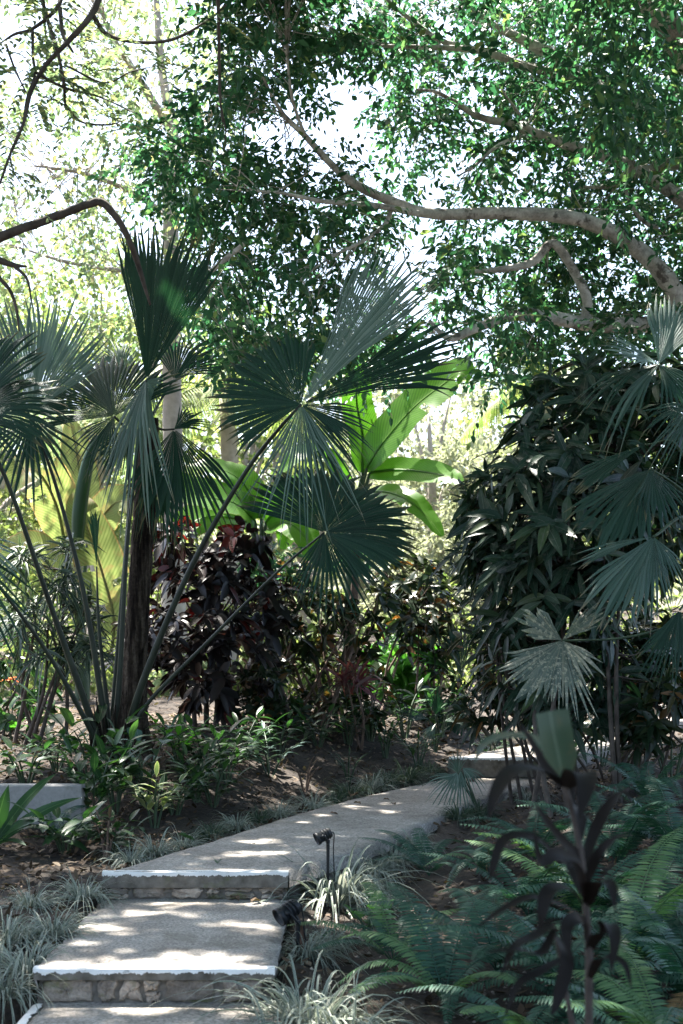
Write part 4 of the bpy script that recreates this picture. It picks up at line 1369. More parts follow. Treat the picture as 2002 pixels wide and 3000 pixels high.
# ------------------------------------------------------------------ banana plants
def banana_leaf(mb, pts, width, up, fold=.2, n=30, m=9, wave=.03, tear=()):
    c = spline(np.asarray(pts, float), n)
    tan = nz(np.gradient(c, axis=0))
    up = np.asarray(up, float)
    sd = nz(np.cross(tan, up))
    nr = nz(np.cross(sd, tan))
    t = np.linspace(0, 1, n)
    w = width * .5 * np.clip(np.sin(PI * np.clip(t * .94 + .05, 0, 1) ** .75), 0, 1) ** .55
    u = np.linspace(-1, 1, m)
    wob = wave * width * np.sin(t[:, None] * 17 + u[None] * 1.3) * np.abs(u)[None] + .012 * width * np.sin(t[:, None] * 61) * np.abs(u)[None]
    lift = fold * np.abs(u)[None] ** 1.3 * w[:, None] + wob - .25 * fold * w[:, None] * u[None] ** 4
    g = c[:, None] + sd[:, None] * (w[:, None] * u[None])[..., None] + nr[:, None] * lift[..., None] + tan[:, None] * (.18 * w[:, None] * np.abs(u)[None])[..., None]
    uv = np.stack(np.broadcast_arrays(((u + 1) / 2)[None], t[:, None]), -1)
    q = [(i * m + j, i * m + j + 1, (i + 1) * m + j + 1, (i + 1) * m + j) for i in range(n - 1) for j in range(m - 1)
         if not any(abs(t[i] - a) < .018 and (u[j] + u[j + 1]) * s > .3 for a, s in tear)]
    mb.add(g.reshape(-1, 3), f4=q, uv=uv.reshape(-1, 2))
    r = np.interp(t, [0, 1], [.022, .004])
    tube(mb, c - nr * .006, r[[0, 9, 18, 29]], n=16, seg=6, cap=False)


def banana(name, label, px, py, Y, stem_top, leaves, stem_r=.09, roll=None):
    root = np.array([P(px, py, Y)[0], Y, float(G(P(px, py, Y)[0], Y))])
    t = thing(name, root, label, 'banana plant', 'banana plants behind the shrubs')
    top = P(*stem_top)
    mb = MB()
    tube(mb, [root - [0, 0, .1], (root + top) / 2, top], [stem_r, stem_r * .8, stem_r * .4], seg=12)
    mb.build('stem', M['stem_green'], t, root)
    for pts, w, up, m, tear in leaves:
        p = [P(*q) for q in pts]
        mb = MB()
        banana_leaf(mb, p, w, up, tear=tear)
        lf = mb.build('leaf', M[m], t, root)
        mb = MB()
        tube(mb, [top - [0, 0, .2], (top + p[0]) / 2 + [0, 0, .02], p[0]], [.03, .026, .02], n=8, seg=7)
        mb.build('leaf_stalk', M['stem_green'], lf, root)
    if roll:
        mb = MB()
        tube(mb, [P(*q) for q in roll[0]], roll[1], n=20, seg=12)
        mb.build('rolled_leaf', M['ginger'], t, root)


banana('banana_plant', 'banana plant holding one huge bright leaf up against the pale trees', 800, 1600, 17, (805, 1240, 17), [
    ([(842, 1075, 17), (880, 1015, 16.9), (950, 935, 16.8), (1020, 880, 16.7), (1055, 855, 16.6), (1078, 872, 16.5)], .60, (-.5, -.75, .45), 'banana', [(.93, 1), (.42, 1), (.68, 1)]),
    ([(832, 1085, 17), (832, 1000, 17.2), (818, 920, 17.3), (822, 860, 17.3), (818, 820, 17.3)], .42, (.35, -1, .1), 'banana', []),
    ([(850, 1085, 17), (910, 1078, 16.8), (980, 1084, 16.5), (1030, 1095, 16.2), (1062, 1108, 16)], .34, (0, -.95, .35), 'banana', []),
    ([(850, 1130, 17), (890, 1130, 16.8), (940, 1150, 16.6), (980, 1185, 16.5), (1015, 1230, 16.4)], .34, (.2, -.8, .6), 'banana', [(.5, 1)]),
    ([(790, 1110, 17), (740, 1120, 16.7), (680, 1190, 16.5), (650, 1260, 16.4)], .5, (-.2, -.7, .7), 'banana', []),
    ([(800, 1110, 17), (740, 1040, 16.8), (690, 1040, 16.5), (640, 1090, 16.4)], .36, (-.2, -.7, .8), 'banana', [(.6, -1)])])
banana('banana_plant', 'banana plant spreading low wide leaves above the dark red shrub', 590, 1600, 16.5, (600, 1330, 16.5), [
    ([(585, 1195, 16.5), (540, 1155, 16.3), (470, 1140, 16.1), (410, 1120, 16), (370, 1100, 16)], .62, (0, -.75, .75), 'banana', [(.4, -1)]),
    ([(575, 1200, 16.5), (510, 1185, 16.2), (450, 1195, 16), (390, 1250, 15.8)], .55, (0, -.8, .6), 'banana', []),
    ([(610, 1200, 16.5), (650, 1150, 16.3), (700, 1120, 16.1), (760, 1130, 16)], .5, (.2, -.8, .6), 'banana', []),
    ([(600, 1190, 16.5), (560, 1110, 16.6), (500, 1075, 16.6), (430, 1070, 16.6)], .45, (0, -.6, .9), 'banana', []),
    ([(620, 1210, 16.5), (660, 1200, 16.2), (700, 1230, 16), (720, 1290, 15.9)], .4, (.2, -.9, .4), 'banana', [])], .07)
banana('banana_plant', 'banana plant with one big pale yellow green leaf behind the left palm stalks', 190, 1640, 17.5, (185, 1440, 17.5), [
    ([(255, 1500, 17.3), (262, 1420, 17.1), (240, 1330, 17), (215, 1250, 17), (190, 1180, 17.1), (175, 1130, 17.2)], .62, (.15, -1, .15), 'banana_pale', [(.35, 1), (.6, -1), (.75, 1), (.45, -1), (.25, -1)]),
    ([(150, 1250, 17.6), (130, 1160, 17.4), (95, 1090, 17.2), (60, 1080, 17), (20, 1130, 16.9)], .6, (0, -.85, .5), 'banana_pale', [(.5, 1), (.3, -1), (.7, -1)]),
    ([(180, 1240, 17.6), (185, 1140, 17.8), (178, 1050, 17.9), (160, 960, 18)], .5, (.3, -1, .1), 'banana_pale', []),
    ([(200, 1250, 17.6), (240, 1180, 17.5), (280, 1150, 17.4), (330, 1180, 17.3)], .5, (.2, -.9, .5), 'banana_pale', []),
    ([(140, 1330, 17.5), (90, 1270, 17.3), (50, 1260, 17.1), (0, 1300, 17)], .5, (0, -.9, .5), 'banana_pale', [])], .1,
    ([(178, 1260, 16.9), (182, 1180, 16.9), (192, 1110, 16.9), (205, 1050, 16.9), (222, 1000, 16.9)], [.07, .09, .085, .07, .02]))


# ------------------------------------------------------------------ shrubs
def shrub(name, label, cat, px, py, blobs, k, L, W, mat, prof='lance', segs=4, droop=.35, stem_r=.02, nstem=3, stem_mat='stem_brown', spread=(35, 95), Y=None, tops=None, group=None, fold=.25, twig=.45, seed=0, base_w=.12, wav=.03, part_name='foliage'):
    """blobs: (px, py, dY, rx, ry, rY (m), whorls) in picture units about the shrub's distance"""
    g = np.random.default_rng(seed)
    if Y is None:
        root = ground_at(px, py, 4)
        Y = root[1]
    else:
        x = P(px, py, Y)[0]
        root = np.array([x, Y, float(G(x, Y))])
    t = thing(name, root, label, cat, group)
    ctr, dirs = [], []
    for bx, by, dy, rx, ry, rY, n in blobs:
        o = nz(g.normal(0, 1, (n, 3))) * (g.uniform(.25, 1, (n, 1)) ** .4)
        y = Y + dy + o[:, 1] * rY
        X = (bx + o[:, 0] * rx - CX) / F * y
        Z = ZC + (HY - by + o[:, 2] * ry) / F * y
        ctr.append(np.stack([X, y, Z], 1))
        dirs.append(nz(o * [1, 1, .6] + [0, 0, .55]))
    ctr = np.concatenate(ctr)
    dirs = np.concatenate(dirs)
    ctr[:, 2] = np.maximum(ctr[:, 2], G(ctr[:, 0], ctr[:, 1]) + .12)
    n = len(ctr)
    sm = MB()
    bases = []
    for i in range(nstem):
        b = root + [g.normal(0, base_w), g.normal(0, base_w), -.05]
        j = int(g.integers(0, n))
        tip = ctr[j] * .6 + ctr.mean(0) * .4
        mid = (b + tip) / 2 + [g.normal(0, .06), g.normal(0, .06), 0]
        tube(sm, [b, mid, tip], [stem_r, stem_r * .8, stem_r * .45], n=12, seg=7, rough=.06)
        bases.append(spline([b, mid, tip], 14)[5:])
    sk = np.concatenate(bases)
    for i in range(n):
        if g.uniform() > twig:
            continue
        a = sk[int(np.argmin(np.linalg.norm(sk - ctr[i], axis=1)))]
        m = (a + ctr[i]) / 2 + [0, 0, -.03]
        tube(sm, [a, m, ctr[i]], [stem_r * .4, stem_r * .3, stem_r * .2], n=6, seg=5, cap=False)
    sm.build('stem', M[stem_mat], t, root)
    mats = [(mat, np.ones(n, bool))]
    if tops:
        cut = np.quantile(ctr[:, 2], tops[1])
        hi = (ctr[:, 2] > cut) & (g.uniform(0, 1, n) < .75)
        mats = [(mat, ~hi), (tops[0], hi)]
    for mm, msk in mats:
        c, d0 = ctr[msk], dirs[msk]
        c = np.repeat(c, k, 0) + g.normal(0, L * .09, (len(c) * k, 3))
        d = np.repeat(d0, k, 0)
        th = np.radians(g.uniform(spread[0], spread[1], len(d)))[:, None]
        r = nz(np.cross(d, nz(g.normal(0, 1, d.shape))))
        ld = d * np.cos(th) + r * np.sin(th)
        Ls = L * g.uniform(.6, 1.2, len(d))
        mb = MB()
        blades(mb, c, ld, d + g.normal(0, .25, d.shape), Ls, Ls * (W / L) * g.uniform(.85, 1.15, len(d)), droop * g.uniform(.4, 1.6, len(d)), segs, prof, fold, wav)
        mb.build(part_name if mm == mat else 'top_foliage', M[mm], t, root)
    return t


shrub('red_leaf_shrub', 'big dark purple shrub with red leaves at its top, right of the palm trunk', 'shrub', 480, 1690,
      [(400, 1235, 0, 45, 30, .35, 12), (560, 1245, 0, 55, 35, .4, 16), (480, 1320, 0, 130, 60, .6, 42), (450, 1430, 0, 140, 90, .8, 50), (500, 1530, 0, 150, 100, .8, 56), (330, 1500, .2, 80, 90, .6, 26), (600, 1400, .2, 60, 80, .5, 26)],
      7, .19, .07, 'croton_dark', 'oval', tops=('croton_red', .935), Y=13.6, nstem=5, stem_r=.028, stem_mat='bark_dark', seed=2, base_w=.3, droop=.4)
shrub('long_leaf_shrub', 'tall dark shrub with long drooping lance leaves at the right of the path', 'shrub', 1370, 1700,
      [(1400, 930, .4, 130, 60, .5, 26), (1500, 960, .4, 100, 70, .5, 20), (1330, 1020, 0, 130, 60, .6, 26), (1260, 1090, -.2, 140, 70, .6, 30), (1400, 1120, 0, 150, 80, .7, 36), (1200, 1190, 0, 120, 70, .6, 26),
       (1330, 1240, -.2, 160, 80, .7, 40), (1180, 1290, 0, 110, 50, .6, 34), (1480, 1230, .4, 120, 120, .6, 30), (1540, 880, .5, 60, 50, .4, 14), (1570, 990, .5, 70, 70, .4, 18), (1550, 1120, .5, 70, 70, .4, 18), (1450, 870, .5, 60, 40, .4, 12), (1330, 1350, 0, 160, 60, .6, 26), (1230, 1330, .2, 120, 60, .5, 24), (1300, 1440, .2, 200, 60, .5, 26), (1440, 1540, .3, 120, 90, .5, 34), (1230, 1530, .4, 130, 70, .5, 30), (1330, 1640, .4, 150, 40, .5, 24), (1205, 985, 0, 24, 16, .2, 4), (1125, 1100, 0, 24, 16, .2, 4), (1085, 1170, 0, 20, 16, .2, 3), (1090, 1260, 0, 22, 16, .2, 4), (1280, 890, .2, 30, 16, .2, 5), (1350, 845, .3, 30, 16, .2, 5), (1230, 920, .2, 24, 16, .2, 3)],
      7, .27, .062, 'mango', 'lance', segs=5, Y=10.6, nstem=7, stem_r=.02, stem_mat='bark_dark', seed=5, base_w=.3, droop=.3, spread=(50, 105))
shrub('fine_leaf_shrub', 'dark fine-leaved shrub poking out left of the long-leaved dark shrub', 'shrub', 1235, 1690,
      [(1110, 1120, 0, 50, 40, .3, 16), (1090, 1180, 0, 50, 40, .3, 16), (1130, 1230, 0, 70, 60, .4, 24), (1090, 1290, 0, 60, 50, .4, 20), (1150, 1400, 0, 90, 90, .5, 40)],
      9, .11, .03, 'mango', 'lance', segs=3, Y=11.4, nstem=4, stem_r=.016, stem_mat='bark_dark', seed=7, base_w=.1)
shrub('croton', 'tall croton with orange flecked leaves under the lower fan palm leaf', 'shrub', 700, 1690,
      [(650, 1330, 0, 60, 60, .4, 18), (700, 1420, 0, 90, 80, .5, 32), (640, 1480, 0, 80, 80, .5, 28), (730, 1540, 0, 90, 80, .5, 22), (700, 1640, 0, 90, 50, .4, 12), (690, 1350, 0, 60, 50, .4, 16)],
      7, .17, .055, 'croton_mix', 'lance', Y=14.6, nstem=9, stem_r=.02, seed=11, base_w=.35, group='crotons behind the bare soil')
shrub('croton', 'croton with bronze and orange leaves right of the pale slender trunk', 'shrub', 950, 1650,
      [(960, 1330, 0, 70, 50, .5, 30), (1000, 1400, 0, 60, 60, .5, 26), (930, 1410, 0, 60, 60, .5, 22), (900, 1330, 0, 40, 40, .4, 14), (1010, 1480, 0, 50, 50, .4, 18), (960, 1470, 0, 60, 50, .4, 18), (1010, 1590, 0, 60, 60, .4, 22)],
      7, .17, .06, 'croton_mix', 'lance', Y=15.5, nstem=8, stem_r=.016, seed=12, base_w=.35, group='crotons behind the bare soil')
shrub('croton', 'leggy croton with thin stems between the red shrub and the pale slender trunk', 'shrub', 770, 1680,
      [(760, 1400, 0, 60, 60, .4, 16), (840, 1450, 0, 60, 60, .4, 16), (800, 1560, 0, 90, 60, .4, 18), (860, 1380, 0, 50, 50, .4, 12), (850, 1630, 0, 100, 40, .4, 12)],
      7, .16, .055, 'croton_mix', 'lance', Y=14.2, nstem=9, stem_r=.016, seed=13, base_w=.3, group='crotons behind the bare soil')
shrub('croton', 'low dark croton at the foot of the red-topped shrub', 'shrub', 610, 1690,
      [(600, 1580, 0, 60, 60, .4, 24), (650, 1640, 0, 60, 40, .4, 16), (560, 1620, 0, 40, 40, .4, 10)],
      7, .15, .05, 'croton_mix', 'lance', Y=13.6, nstem=5, stem_r=.014, seed=14, group='crotons behind the bare soil')
shrub('croton', 'dark croton filling the shade below the spotted fan leaf', 'shrub', 1420, 1720,
      [(1430, 1480, 0, 90, 70, .5, 36), (1500, 1560, 0, 80, 70, .5, 34), (1400, 1600, 0, 80, 60, .5, 26), (1520, 1460, 0, 60, 60, .5, 22), (1200, 1480, 0, 70, 80, .5, 22)],
      7, .18, .05, 'croton_mix', 'lance', Y=12, nstem=10, stem_r=.016, seed=15, base_w=.5, stem_mat='bark_dark', group='crotons behind the bare soil')
shrub('croton', 'dark leafy croton left of the spotted fan leaf, its foot by the shaded slab', 'shrub', 1310, 1710,
      [(1130, 1450, 0, 70, 60, .4, 24), (1180, 1560, 0, 90, 70, .5, 34), (1120, 1620, 0, 70, 50, .4, 20), (1260, 1620, 0, 70, 50, .5, 22)],
      8, .18, .04, 'croton_mix', 'lance', Y=12.0, nstem=7, stem_r=.014, seed=21, base_w=.2, stem_mat='bark_dark', group='crotons behind the bare soil')
shrub('croton', 'low dark croton right of the far steps', 'shrub', 1500, 1740,
      [(1520, 1640, 0, 70, 60, .5, 26), (1560, 1560, 0, 60, 70, .5, 22), (1480, 1700, 0, 50, 30, .4, 12)],
      8, .17, .05, 'croton_mix', 'lance', Y=10.6, nstem=6, stem_r=.012, seed=22, base_w=.3, stem_mat='bark_dark', group='crotons behind the bare soil')
shrub('red_spiky_plant', 'small spiky plant with dull red leaves at the foot of the pale slender trunk', 'plant', 820, 1640,
      [(815, 1555, 0, 22, 14, .1, 3), (790, 1570, 0, 12, 10, .1, 1)], 16, .26, .03, 'redspike', 'strap', Y=13.6, nstem=2, stem_r=.014, seed=16, droop=.3)
shrub('philodendron', 'bright green broad-leaved plant catching the sun behind the soil bank', 'plant', 930, 1640,
      [(900, 1530, 0, 40, 30, .3, 10), (950, 1560, 0, 50, 30, .3, 12), (900, 1590, 0, 50, 25, .3, 10), (980, 1510, 0, 30, 30, .3, 6)],
      5, .26, .15, 'bright', 'heart', Y=16, nstem=5, stem_r=.012, stem_mat='stem_green', seed=17)
shrub('broad_leaf_plant', 'single broad green leaf standing upright between thin stems on the soil', 'plant', 690, 1690,
      [(690, 1660, 0, 4, 6, .03, 1)], 4, .34, .13, 'ginger', 'oval', Y=13.8, nstem=1, stem_r=.01, stem_mat='stem_green', seed=18, spread=(5, 30), droop=.1, part_name='leaf')
shrub('dracaena', 'dracaena with tufts of narrow leaves on thin stems left of the palm stalks', 'plant', 85, 1790,
      [(50, 1290, 0, 30, 20, .2, 5), (175, 1250, 0, 20, 20, .2, 3), (140, 1340, 0, 30, 40, .25, 6), (190, 1410, 0, 26, 40, .25, 6), (60, 1420, 0, 40, 50, .3, 9), (200, 1490, 0, 30, 40, .25, 6), (110, 1480, 0, 60, 50, .3, 9)],
      20, .27, .026, 'dracaena', 'strap', Y=12.4, nstem=7, stem_r=.02, stem_mat='bark_dark', seed=19, base_w=.16, spread=(15, 110), droop=.6)
shrub('leafy_shrub', 'shrub with small leaves and thin stems at the left edge, beside the dracaena', 'shrub', 30, 1760,
      [(30, 1500, 0, 60, 60, .4, 18), (80, 1600, 0, 60, 60, .4, 18), (20, 1640, 0, 50, 50, .4, 12)],
      7, .12, .05, 'ginger', 'oval', Y=13, nstem=7, stem_r=.014, stem_mat='bark_dark', seed=20, base_w=.2)
# sunlit thicket behind the garden
k = 0
for px, Y, top, w, m, lab in [
        (20, 19, 1330, 170, 'sunny', 'sunlit shrub at the left edge behind the dracaena'), (150, 22, 1420, 160, 'sunny', 'sunlit shrub under the big yellow green banana leaf'),
        (300, 24, 1400, 150, 'sunny', 'sunlit shrub in the gap left of the palm trunk'), (410, 21, 1480, 120, 'yellow', 'low sunlit shrub seen under the dark red shrub'),
        (560, 23, 1350, 150, 'sunny', 'sunlit shrub behind the dark red shrub'), (690, 21, 1400, 140, 'sunny', 'sunlit shrub behind the leggy croton'),
        (800, 25, 1330, 150, 'sunny', 'sunlit shrub right behind the lower fan palm leaf'), (900, 20, 1420, 130, 'bright', 'green shrub lit by the sun behind the pale slender trunk'),
        (1010, 24, 1300, 150, 'sunny', 'sunlit shrub below the pale gap in the middle'), (1130, 22, 1400, 150, 'sunny', 'sunlit shrub behind the fine-leaved shrub'),
        (1260, 25, 1340, 160, 'sunny', 'sunlit shrub behind the spotted fan leaf'), (1390, 21, 1430, 150, 'yellow', 'yellowish sunlit shrub behind the far steps'),
        (1520, 23, 1350, 170, 'sunny', 'sunlit shrub at the right edge behind the broken fan leaves'), (350, 27, 1250, 170, 'sunny', 'taller sunlit shrub behind the palm trunk'),
        (640, 28, 1230, 170, 'yellow', 'taller yellowish sunlit shrub behind the low banana plant'), (60, 25, 1180, 190, 'sunny', 'taller sunlit shrub behind the left palm stalks'),
        (930, 29, 1200, 160, 'far', 'taller pale shrub below the huge banana leaf'), (1420, 28, 1180, 190, 'sunny', 'taller sunlit shrub hidden by the long-leaved shrub')]:
    k += 1
    gy = HY - (float(G((px - CX) / F * Y, Y)) - ZC) / Y * F
    h = (gy - top) / 2
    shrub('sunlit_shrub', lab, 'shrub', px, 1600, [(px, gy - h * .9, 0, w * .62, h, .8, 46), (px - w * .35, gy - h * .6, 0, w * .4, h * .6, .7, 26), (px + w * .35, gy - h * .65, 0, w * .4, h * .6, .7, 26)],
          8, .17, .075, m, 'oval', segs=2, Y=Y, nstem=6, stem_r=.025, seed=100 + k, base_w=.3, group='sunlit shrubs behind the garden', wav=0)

# slender trunks
def slender_tree(name, label, pts, Y, rad, mat, crown=None):
    p = [P(a, b, Y) for a, b in pts]
    root = np.array([p[0][0], Y, float(G(p[0][0], Y))])
    t = thing(name, root, label, 'tree')
    mb = MB()
    tube(mb, [root - [0, 0, .1]] + p, rad, n=40, seg=11, rough=.06)
    if crown:
        cr = MB()
        c = np.concatenate([P(*q)[None] + rand_dirs(n) * r * U(.2, 1, (n, 1)) for q, r, n in crown])
        twigs(mb, c, spline(p, 30)[18:], 1.5)
        leafy(cr, c, .22, 26, .10, .05, shade=False)
        cr.build('crown', M['canopy'], t, root)
    mb.build('trunk', M[mat], t, root)


slender_tree('slender_tree', 'slender pale brown trunk lit on one side behind the bare soil', [(812, 1660), (805, 1540), (806, 1440), (815, 1340), (822, 1250)], 14.6, [.075, .07, .062, .05, .04, .02], 'stem_brown', [((830, 1260, 14.6), .35, 10)])
slender_tree('slender_tree', 'dark straight trunk at the right side of the red-topped shrub', [(630, 1690), (628, 1540), (624, 1400), (620, 1300)], 14.3, [.09, .075, .065, .05, .03], 'bark_dark', [((620, 1300, 14.3), .3, 8)])
slender_tree('slender_tree', 'thin dark trunk rising through the long-leaved shrub', [(1308, 1700), (1312, 1500), (1322, 1300), (1330, 1050)], 10.9, [.04, .034, .03, .024, .012], 'bark_dark', [((1330, 1050, 10.9), .25, 6)])
# ------------------------------------------------------------------ low plants by the path
def leafy_plant(name, label, px, py, n_stem, h, L, W, mat, seed, prof='lance', lean=.35, per=9, stem_mat='stem_green', group=None, up=40, droop=.35):
    """several arching stems, leaves in two ranks along each"""
    g = np.random.default_rng(seed)
    root = ground_at(px, py, 5)
    t = thing(name, root, label, 'plant', group)
    sm, lm = MB(), MB()
    for i in range(n_stem):
        a = 2 * PI * (i + g.uniform(-.3, .3)) / n_stem
        hh = h * g.uniform(.65, 1.1)
        o = np.array([math.cos(a), math.sin(a), 0]) * lean * hh
        p = spline([root + o * .1 - [0, 0, .02], root + o * .45 + [0, 0, hh * .6], root + o * 1.1 + [0, 0, hh]], 14)
        tube(sm, p[::3], [.009, .007, .004], n=10, seg=6)
        q = p[np.linspace(4, 13, per).astype(int)]
        tan = nz(np.gradient(p, axis=0))[np.linspace(4, 13, per).astype(int)]
        sd = nz(np.cross(tan, [-math.sin(a), math.cos(a), .1]))
        sd = nz(np.cross(tan, nz(o + [.001, 0, 0])))
        sg = np.where(np.arange(per) % 2 == 0, 1, -1)[:, None]
        ca, sa = math.cos(math.radians(up)), math.sin(math.radians(up))
        d = nz(sd * sg * ca + tan * sa + g.normal(0, .12, (per, 3)))
        Ls = L * g.uniform(.7, 1.15, per) * np.linspace(1.05, .75, per)
        blades(lm, q, d, [0, 0, 1] + tan * .3, Ls, Ls * W / L, droop * g.uniform(.5, 1.4, per), 5, prof, .25, .02)
        blades(lm, p[-1:], tan[-1:] + [0, 0, .2], nz(o)[None] * -1 + [0, 0, .4], L * .8, W * .8, droop * .6, 5, prof, .25)
    sm.build('stem', M[stem_mat], t, root)
    lm.build('foliage', M[mat], t, root)
    return t


leafy_plant('ginger_plant', 'glossy ginger plant with paired leaves at the right end of the low wall', 265, 1870, 6, .5, .28, .075, 'ginger', 31)
leafy_plant('ginger_plant', 'bluish green plant with rounded leaves in front of the palm base', 330, 1850, 4, .62, .20, .085, 'bluish', 32, prof='spat', per=8)
leafy_plant('ginger_plant', 'pale variegated ginger plant nearest the path edge grass', 355, 1900, 5, .34, .24, .045, 'varieg', 33, lean=.5)
leafy_plant('ginger_plant', 'dark green plant between the palm trunk and the bare soil', 450, 1840, 6, .34, .22, .05, 'ginger', 34, lean=.5)
leafy_plant('ginger_plant', 'spreading green plant below the red-topped shrub', 520, 1795, 6, .34, .26, .05, 'ginger', 35, lean=.6)
leafy_plant('ginger_plant', 'pinnate young plant leaning over the sunny patch of soil', 620, 1780, 4, .34, .20, .035, 'bluish', 36, lean=.9, per=12)
leafy_plant('ginger_plant', 'light green seedling right of the palm trunk foot', 410, 1750, 5, .3, .25, .06, 'bright', 37, lean=.6)
leafy_plant('ginger_plant', 'broad dark leaves on the litter left of the palm base', 205, 1790, 4, .55, .34, .11, 'ginger', 38, prof='oval', per=3, lean=.6)
leafy_plant('ginger_plant', 'upright green plant in front of the low wall', 215, 1905, 5, .5, .26, .07, 'ginger', 39)
leafy_plant('ginger_plant', 'small green plant on the soil right of the pale trunk', 885, 1740, 4, .4, .16, .04, 'ginger', 40)
leafy_plant('ginger_plant', 'dark green plant with soft leaves left of the dwarf palm', 960, 1760, 5, .3, .2, .025, 'ginger', 41, lean=.7)
for i, (px, py, h, L, W, mm, lab) in enumerate([
        (60, 1800, .5, .26, .07, 'ginger', 'green plant behind the low wall under the dracaena'), (130, 1770, .4, .22, .06, 'ginger', 'green plant on the litter between dracaena and palm stalks'),
        (150, 1960, .4, .26, .07, 'ginger', 'dark green plant in front of the low wall near its right end'), (260, 1960, .3, .18, .05, 'ginger', 'dark plant just behind the front corner of the long slab'),
        (400, 1870, .45, .24, .06, 'ginger', 'leafy plant in the row along the slab, behind the pale variegated one'),
        (490, 1850, .4, .22, .05, 'ginger', 'leafy plant halfway along the slab row'), (470, 1770, .5, .28, .06, 'ginger', 'arching dark plant under the red-topped shrub'),
        (560, 1740, .5, .26, .05, 'ginger', 'dark plant at the right foot of the red-topped shrub'), (640, 1730, .4, .22, .05, 'ginger', 'dark plant between the straight dark trunk and the soil'),
        (730, 1715, .45, .24, .05, 'ginger', 'dark plant left of the pale slender trunk'), (800, 1710, .4, .2, .04, 'croton_mix', 'bronze plant at the pale slender trunk'),
        (850, 1700, .5, .24, .05, 'ginger', 'dark plant right of the pale slender trunk'), (930, 1690, .5, .28, .06, 'ginger', 'dark broad plant under the bright philodendron'),
        (1010, 1690, .5, .26, .05, 'ginger', 'dark plant left of the young palm'), (1300, 1710, .55, .28, .05, 'ginger', 'dark plant leaning over the shaded far slab'),
        (1130, 1760, .4, .2, .03, 'ginger', 'narrow-leaved plant at the left end of the far slab edge'), (1290, 1790, .6, .26, .05, 'ginger', 'dark plant hiding the right end of the far slab'),
        (1380, 1760, .6, .28, .05, 'ginger', 'dark plant behind the blunt green leaf'), (1440, 1770, .5, .26, .05, 'ginger', 'dark plant on the bank below the broken fan leaves'),
        (1540, 1800, .6, .3, .05, 'ginger', 'dark plant at the right edge of the bank')]):
    leafy_plant('ginger_plant', lab, px, py, 6, h * (.68 if px < 800 else 1), L, W * 1.15, mm, 200 + i, lean=.8 if px < 800 else .55, per=6, up=25)
leafy_plant('seedling', 'bright yellow green seedling among the ferns beside the lower lamp', 845, 2150, 4, .16, .10, .07, 'bright', 42, prof='heart', per=3, lean=.6)
leafy_plant('seedling', 'tiny green seedling on the dark soil at the bottom', 1095, 2345, 3, .08, .09, .06, 'bluish', 43, prof='heart', per=2, lean=.7)
leafy_plant('seedling', 'small light green sprout at the left edge behind the wall', 30, 1700, 3, .3, .2, .11, 'bright', 44, prof='heart', per=2, lean=.4)
leafy_plant('seedling', 'brown dried ginger stems beside the pale variegated plant', 245, 1975, 5, .3, .14, .02, 'litter', 45, lean=.3, stem_mat='stem_brown')
leafy_plant('seedling', 'dry brown weed standing in the sunny patch of soil', 700, 1815, 5, .3, .08, .012, 'litter', 46, lean=.6, stem_mat='stem_brown')
leafy_plant('seedling', 'wispy plant right of the sunny soil patch', 800, 1790, 5, .24, .12, .012, 'grass_dark', 47, lean=.7)
# strap-leaved plant cut by the left edge
r0 = ground_at(-20, 1950, 6)
t = thing('strap_leaf_plant', r0, 'broad strap-leaved plant cut by the left edge in front of the low wall', 'plant')
mb = MB()
for tx, ty, dy, up, w in [(130, 1775, .3, (.2, -.5, .8), .075), (110, 1880, -.2, (.1, -.4, .9), .10), (20, 1800, .1, (1, -.5, .2), .12), (-60, 1760, .1, (.4, -1, .3), .1), (60, 1940, -.3, (.1, -.3, .9), .08), (190, 1830, .25, (.3, -.8, .5), .07)]:
    tip = P(tx, ty, r0[1] + dy)
    v = tip - r0
    n_ = float(np.linalg.norm(v))
    blades(mb, r0[None], (v + [0, 0, .35 * n_])[None], np.array([up]), np.linalg.norm(v + [0, 0, .35 * n_]), w, .35 * n_ / np.linalg.norm(v + [0, 0, .35 * n_]), 10, 'lance', .3, .03)
mb.build('foliage', M['ginger'], t, r0)
# orange flower at the left
r0 = P(22, 1760, 13.3)
r0[2] = float(G(r0[0], r0[1]))
t = thing('orange_flower', r0, 'orange red flower on a thin stem at the left edge', 'flower')
top = P(22, 1560, 13.3)
mb = MB()
tube(mb, [r0, (r0 + top) / 2 + [.03, 0, 0], top], [.007, .006, .005], seg=6)
mb.build('stem', M['stem_green'], t, r0)
mb = MB()
n = 14
d = nz(np.stack([np.cos(np.arange(n) * 2.4), np.sin(np.arange(n) * 2.4), U(0, .7, n)], 1))
blades(mb, np.tile(top, (n, 1)), d, [0, 0, 1], .09, .045, .3, 4, 'oval')
mb.build('petals', M['flower'], t, r0)
mb = MB()
blades(mb, np.tile(top * .5 + r0 * .5, (4, 1)), nz(np.array([(1, 0, .3), (-1, .2, .2), (.2, -1, .3), (-.4, .9, .5)])), [0, 0, 1], .2, .09, .3, 4, 'oval')
mb.build('foliage', M['ginger'], t, r0)


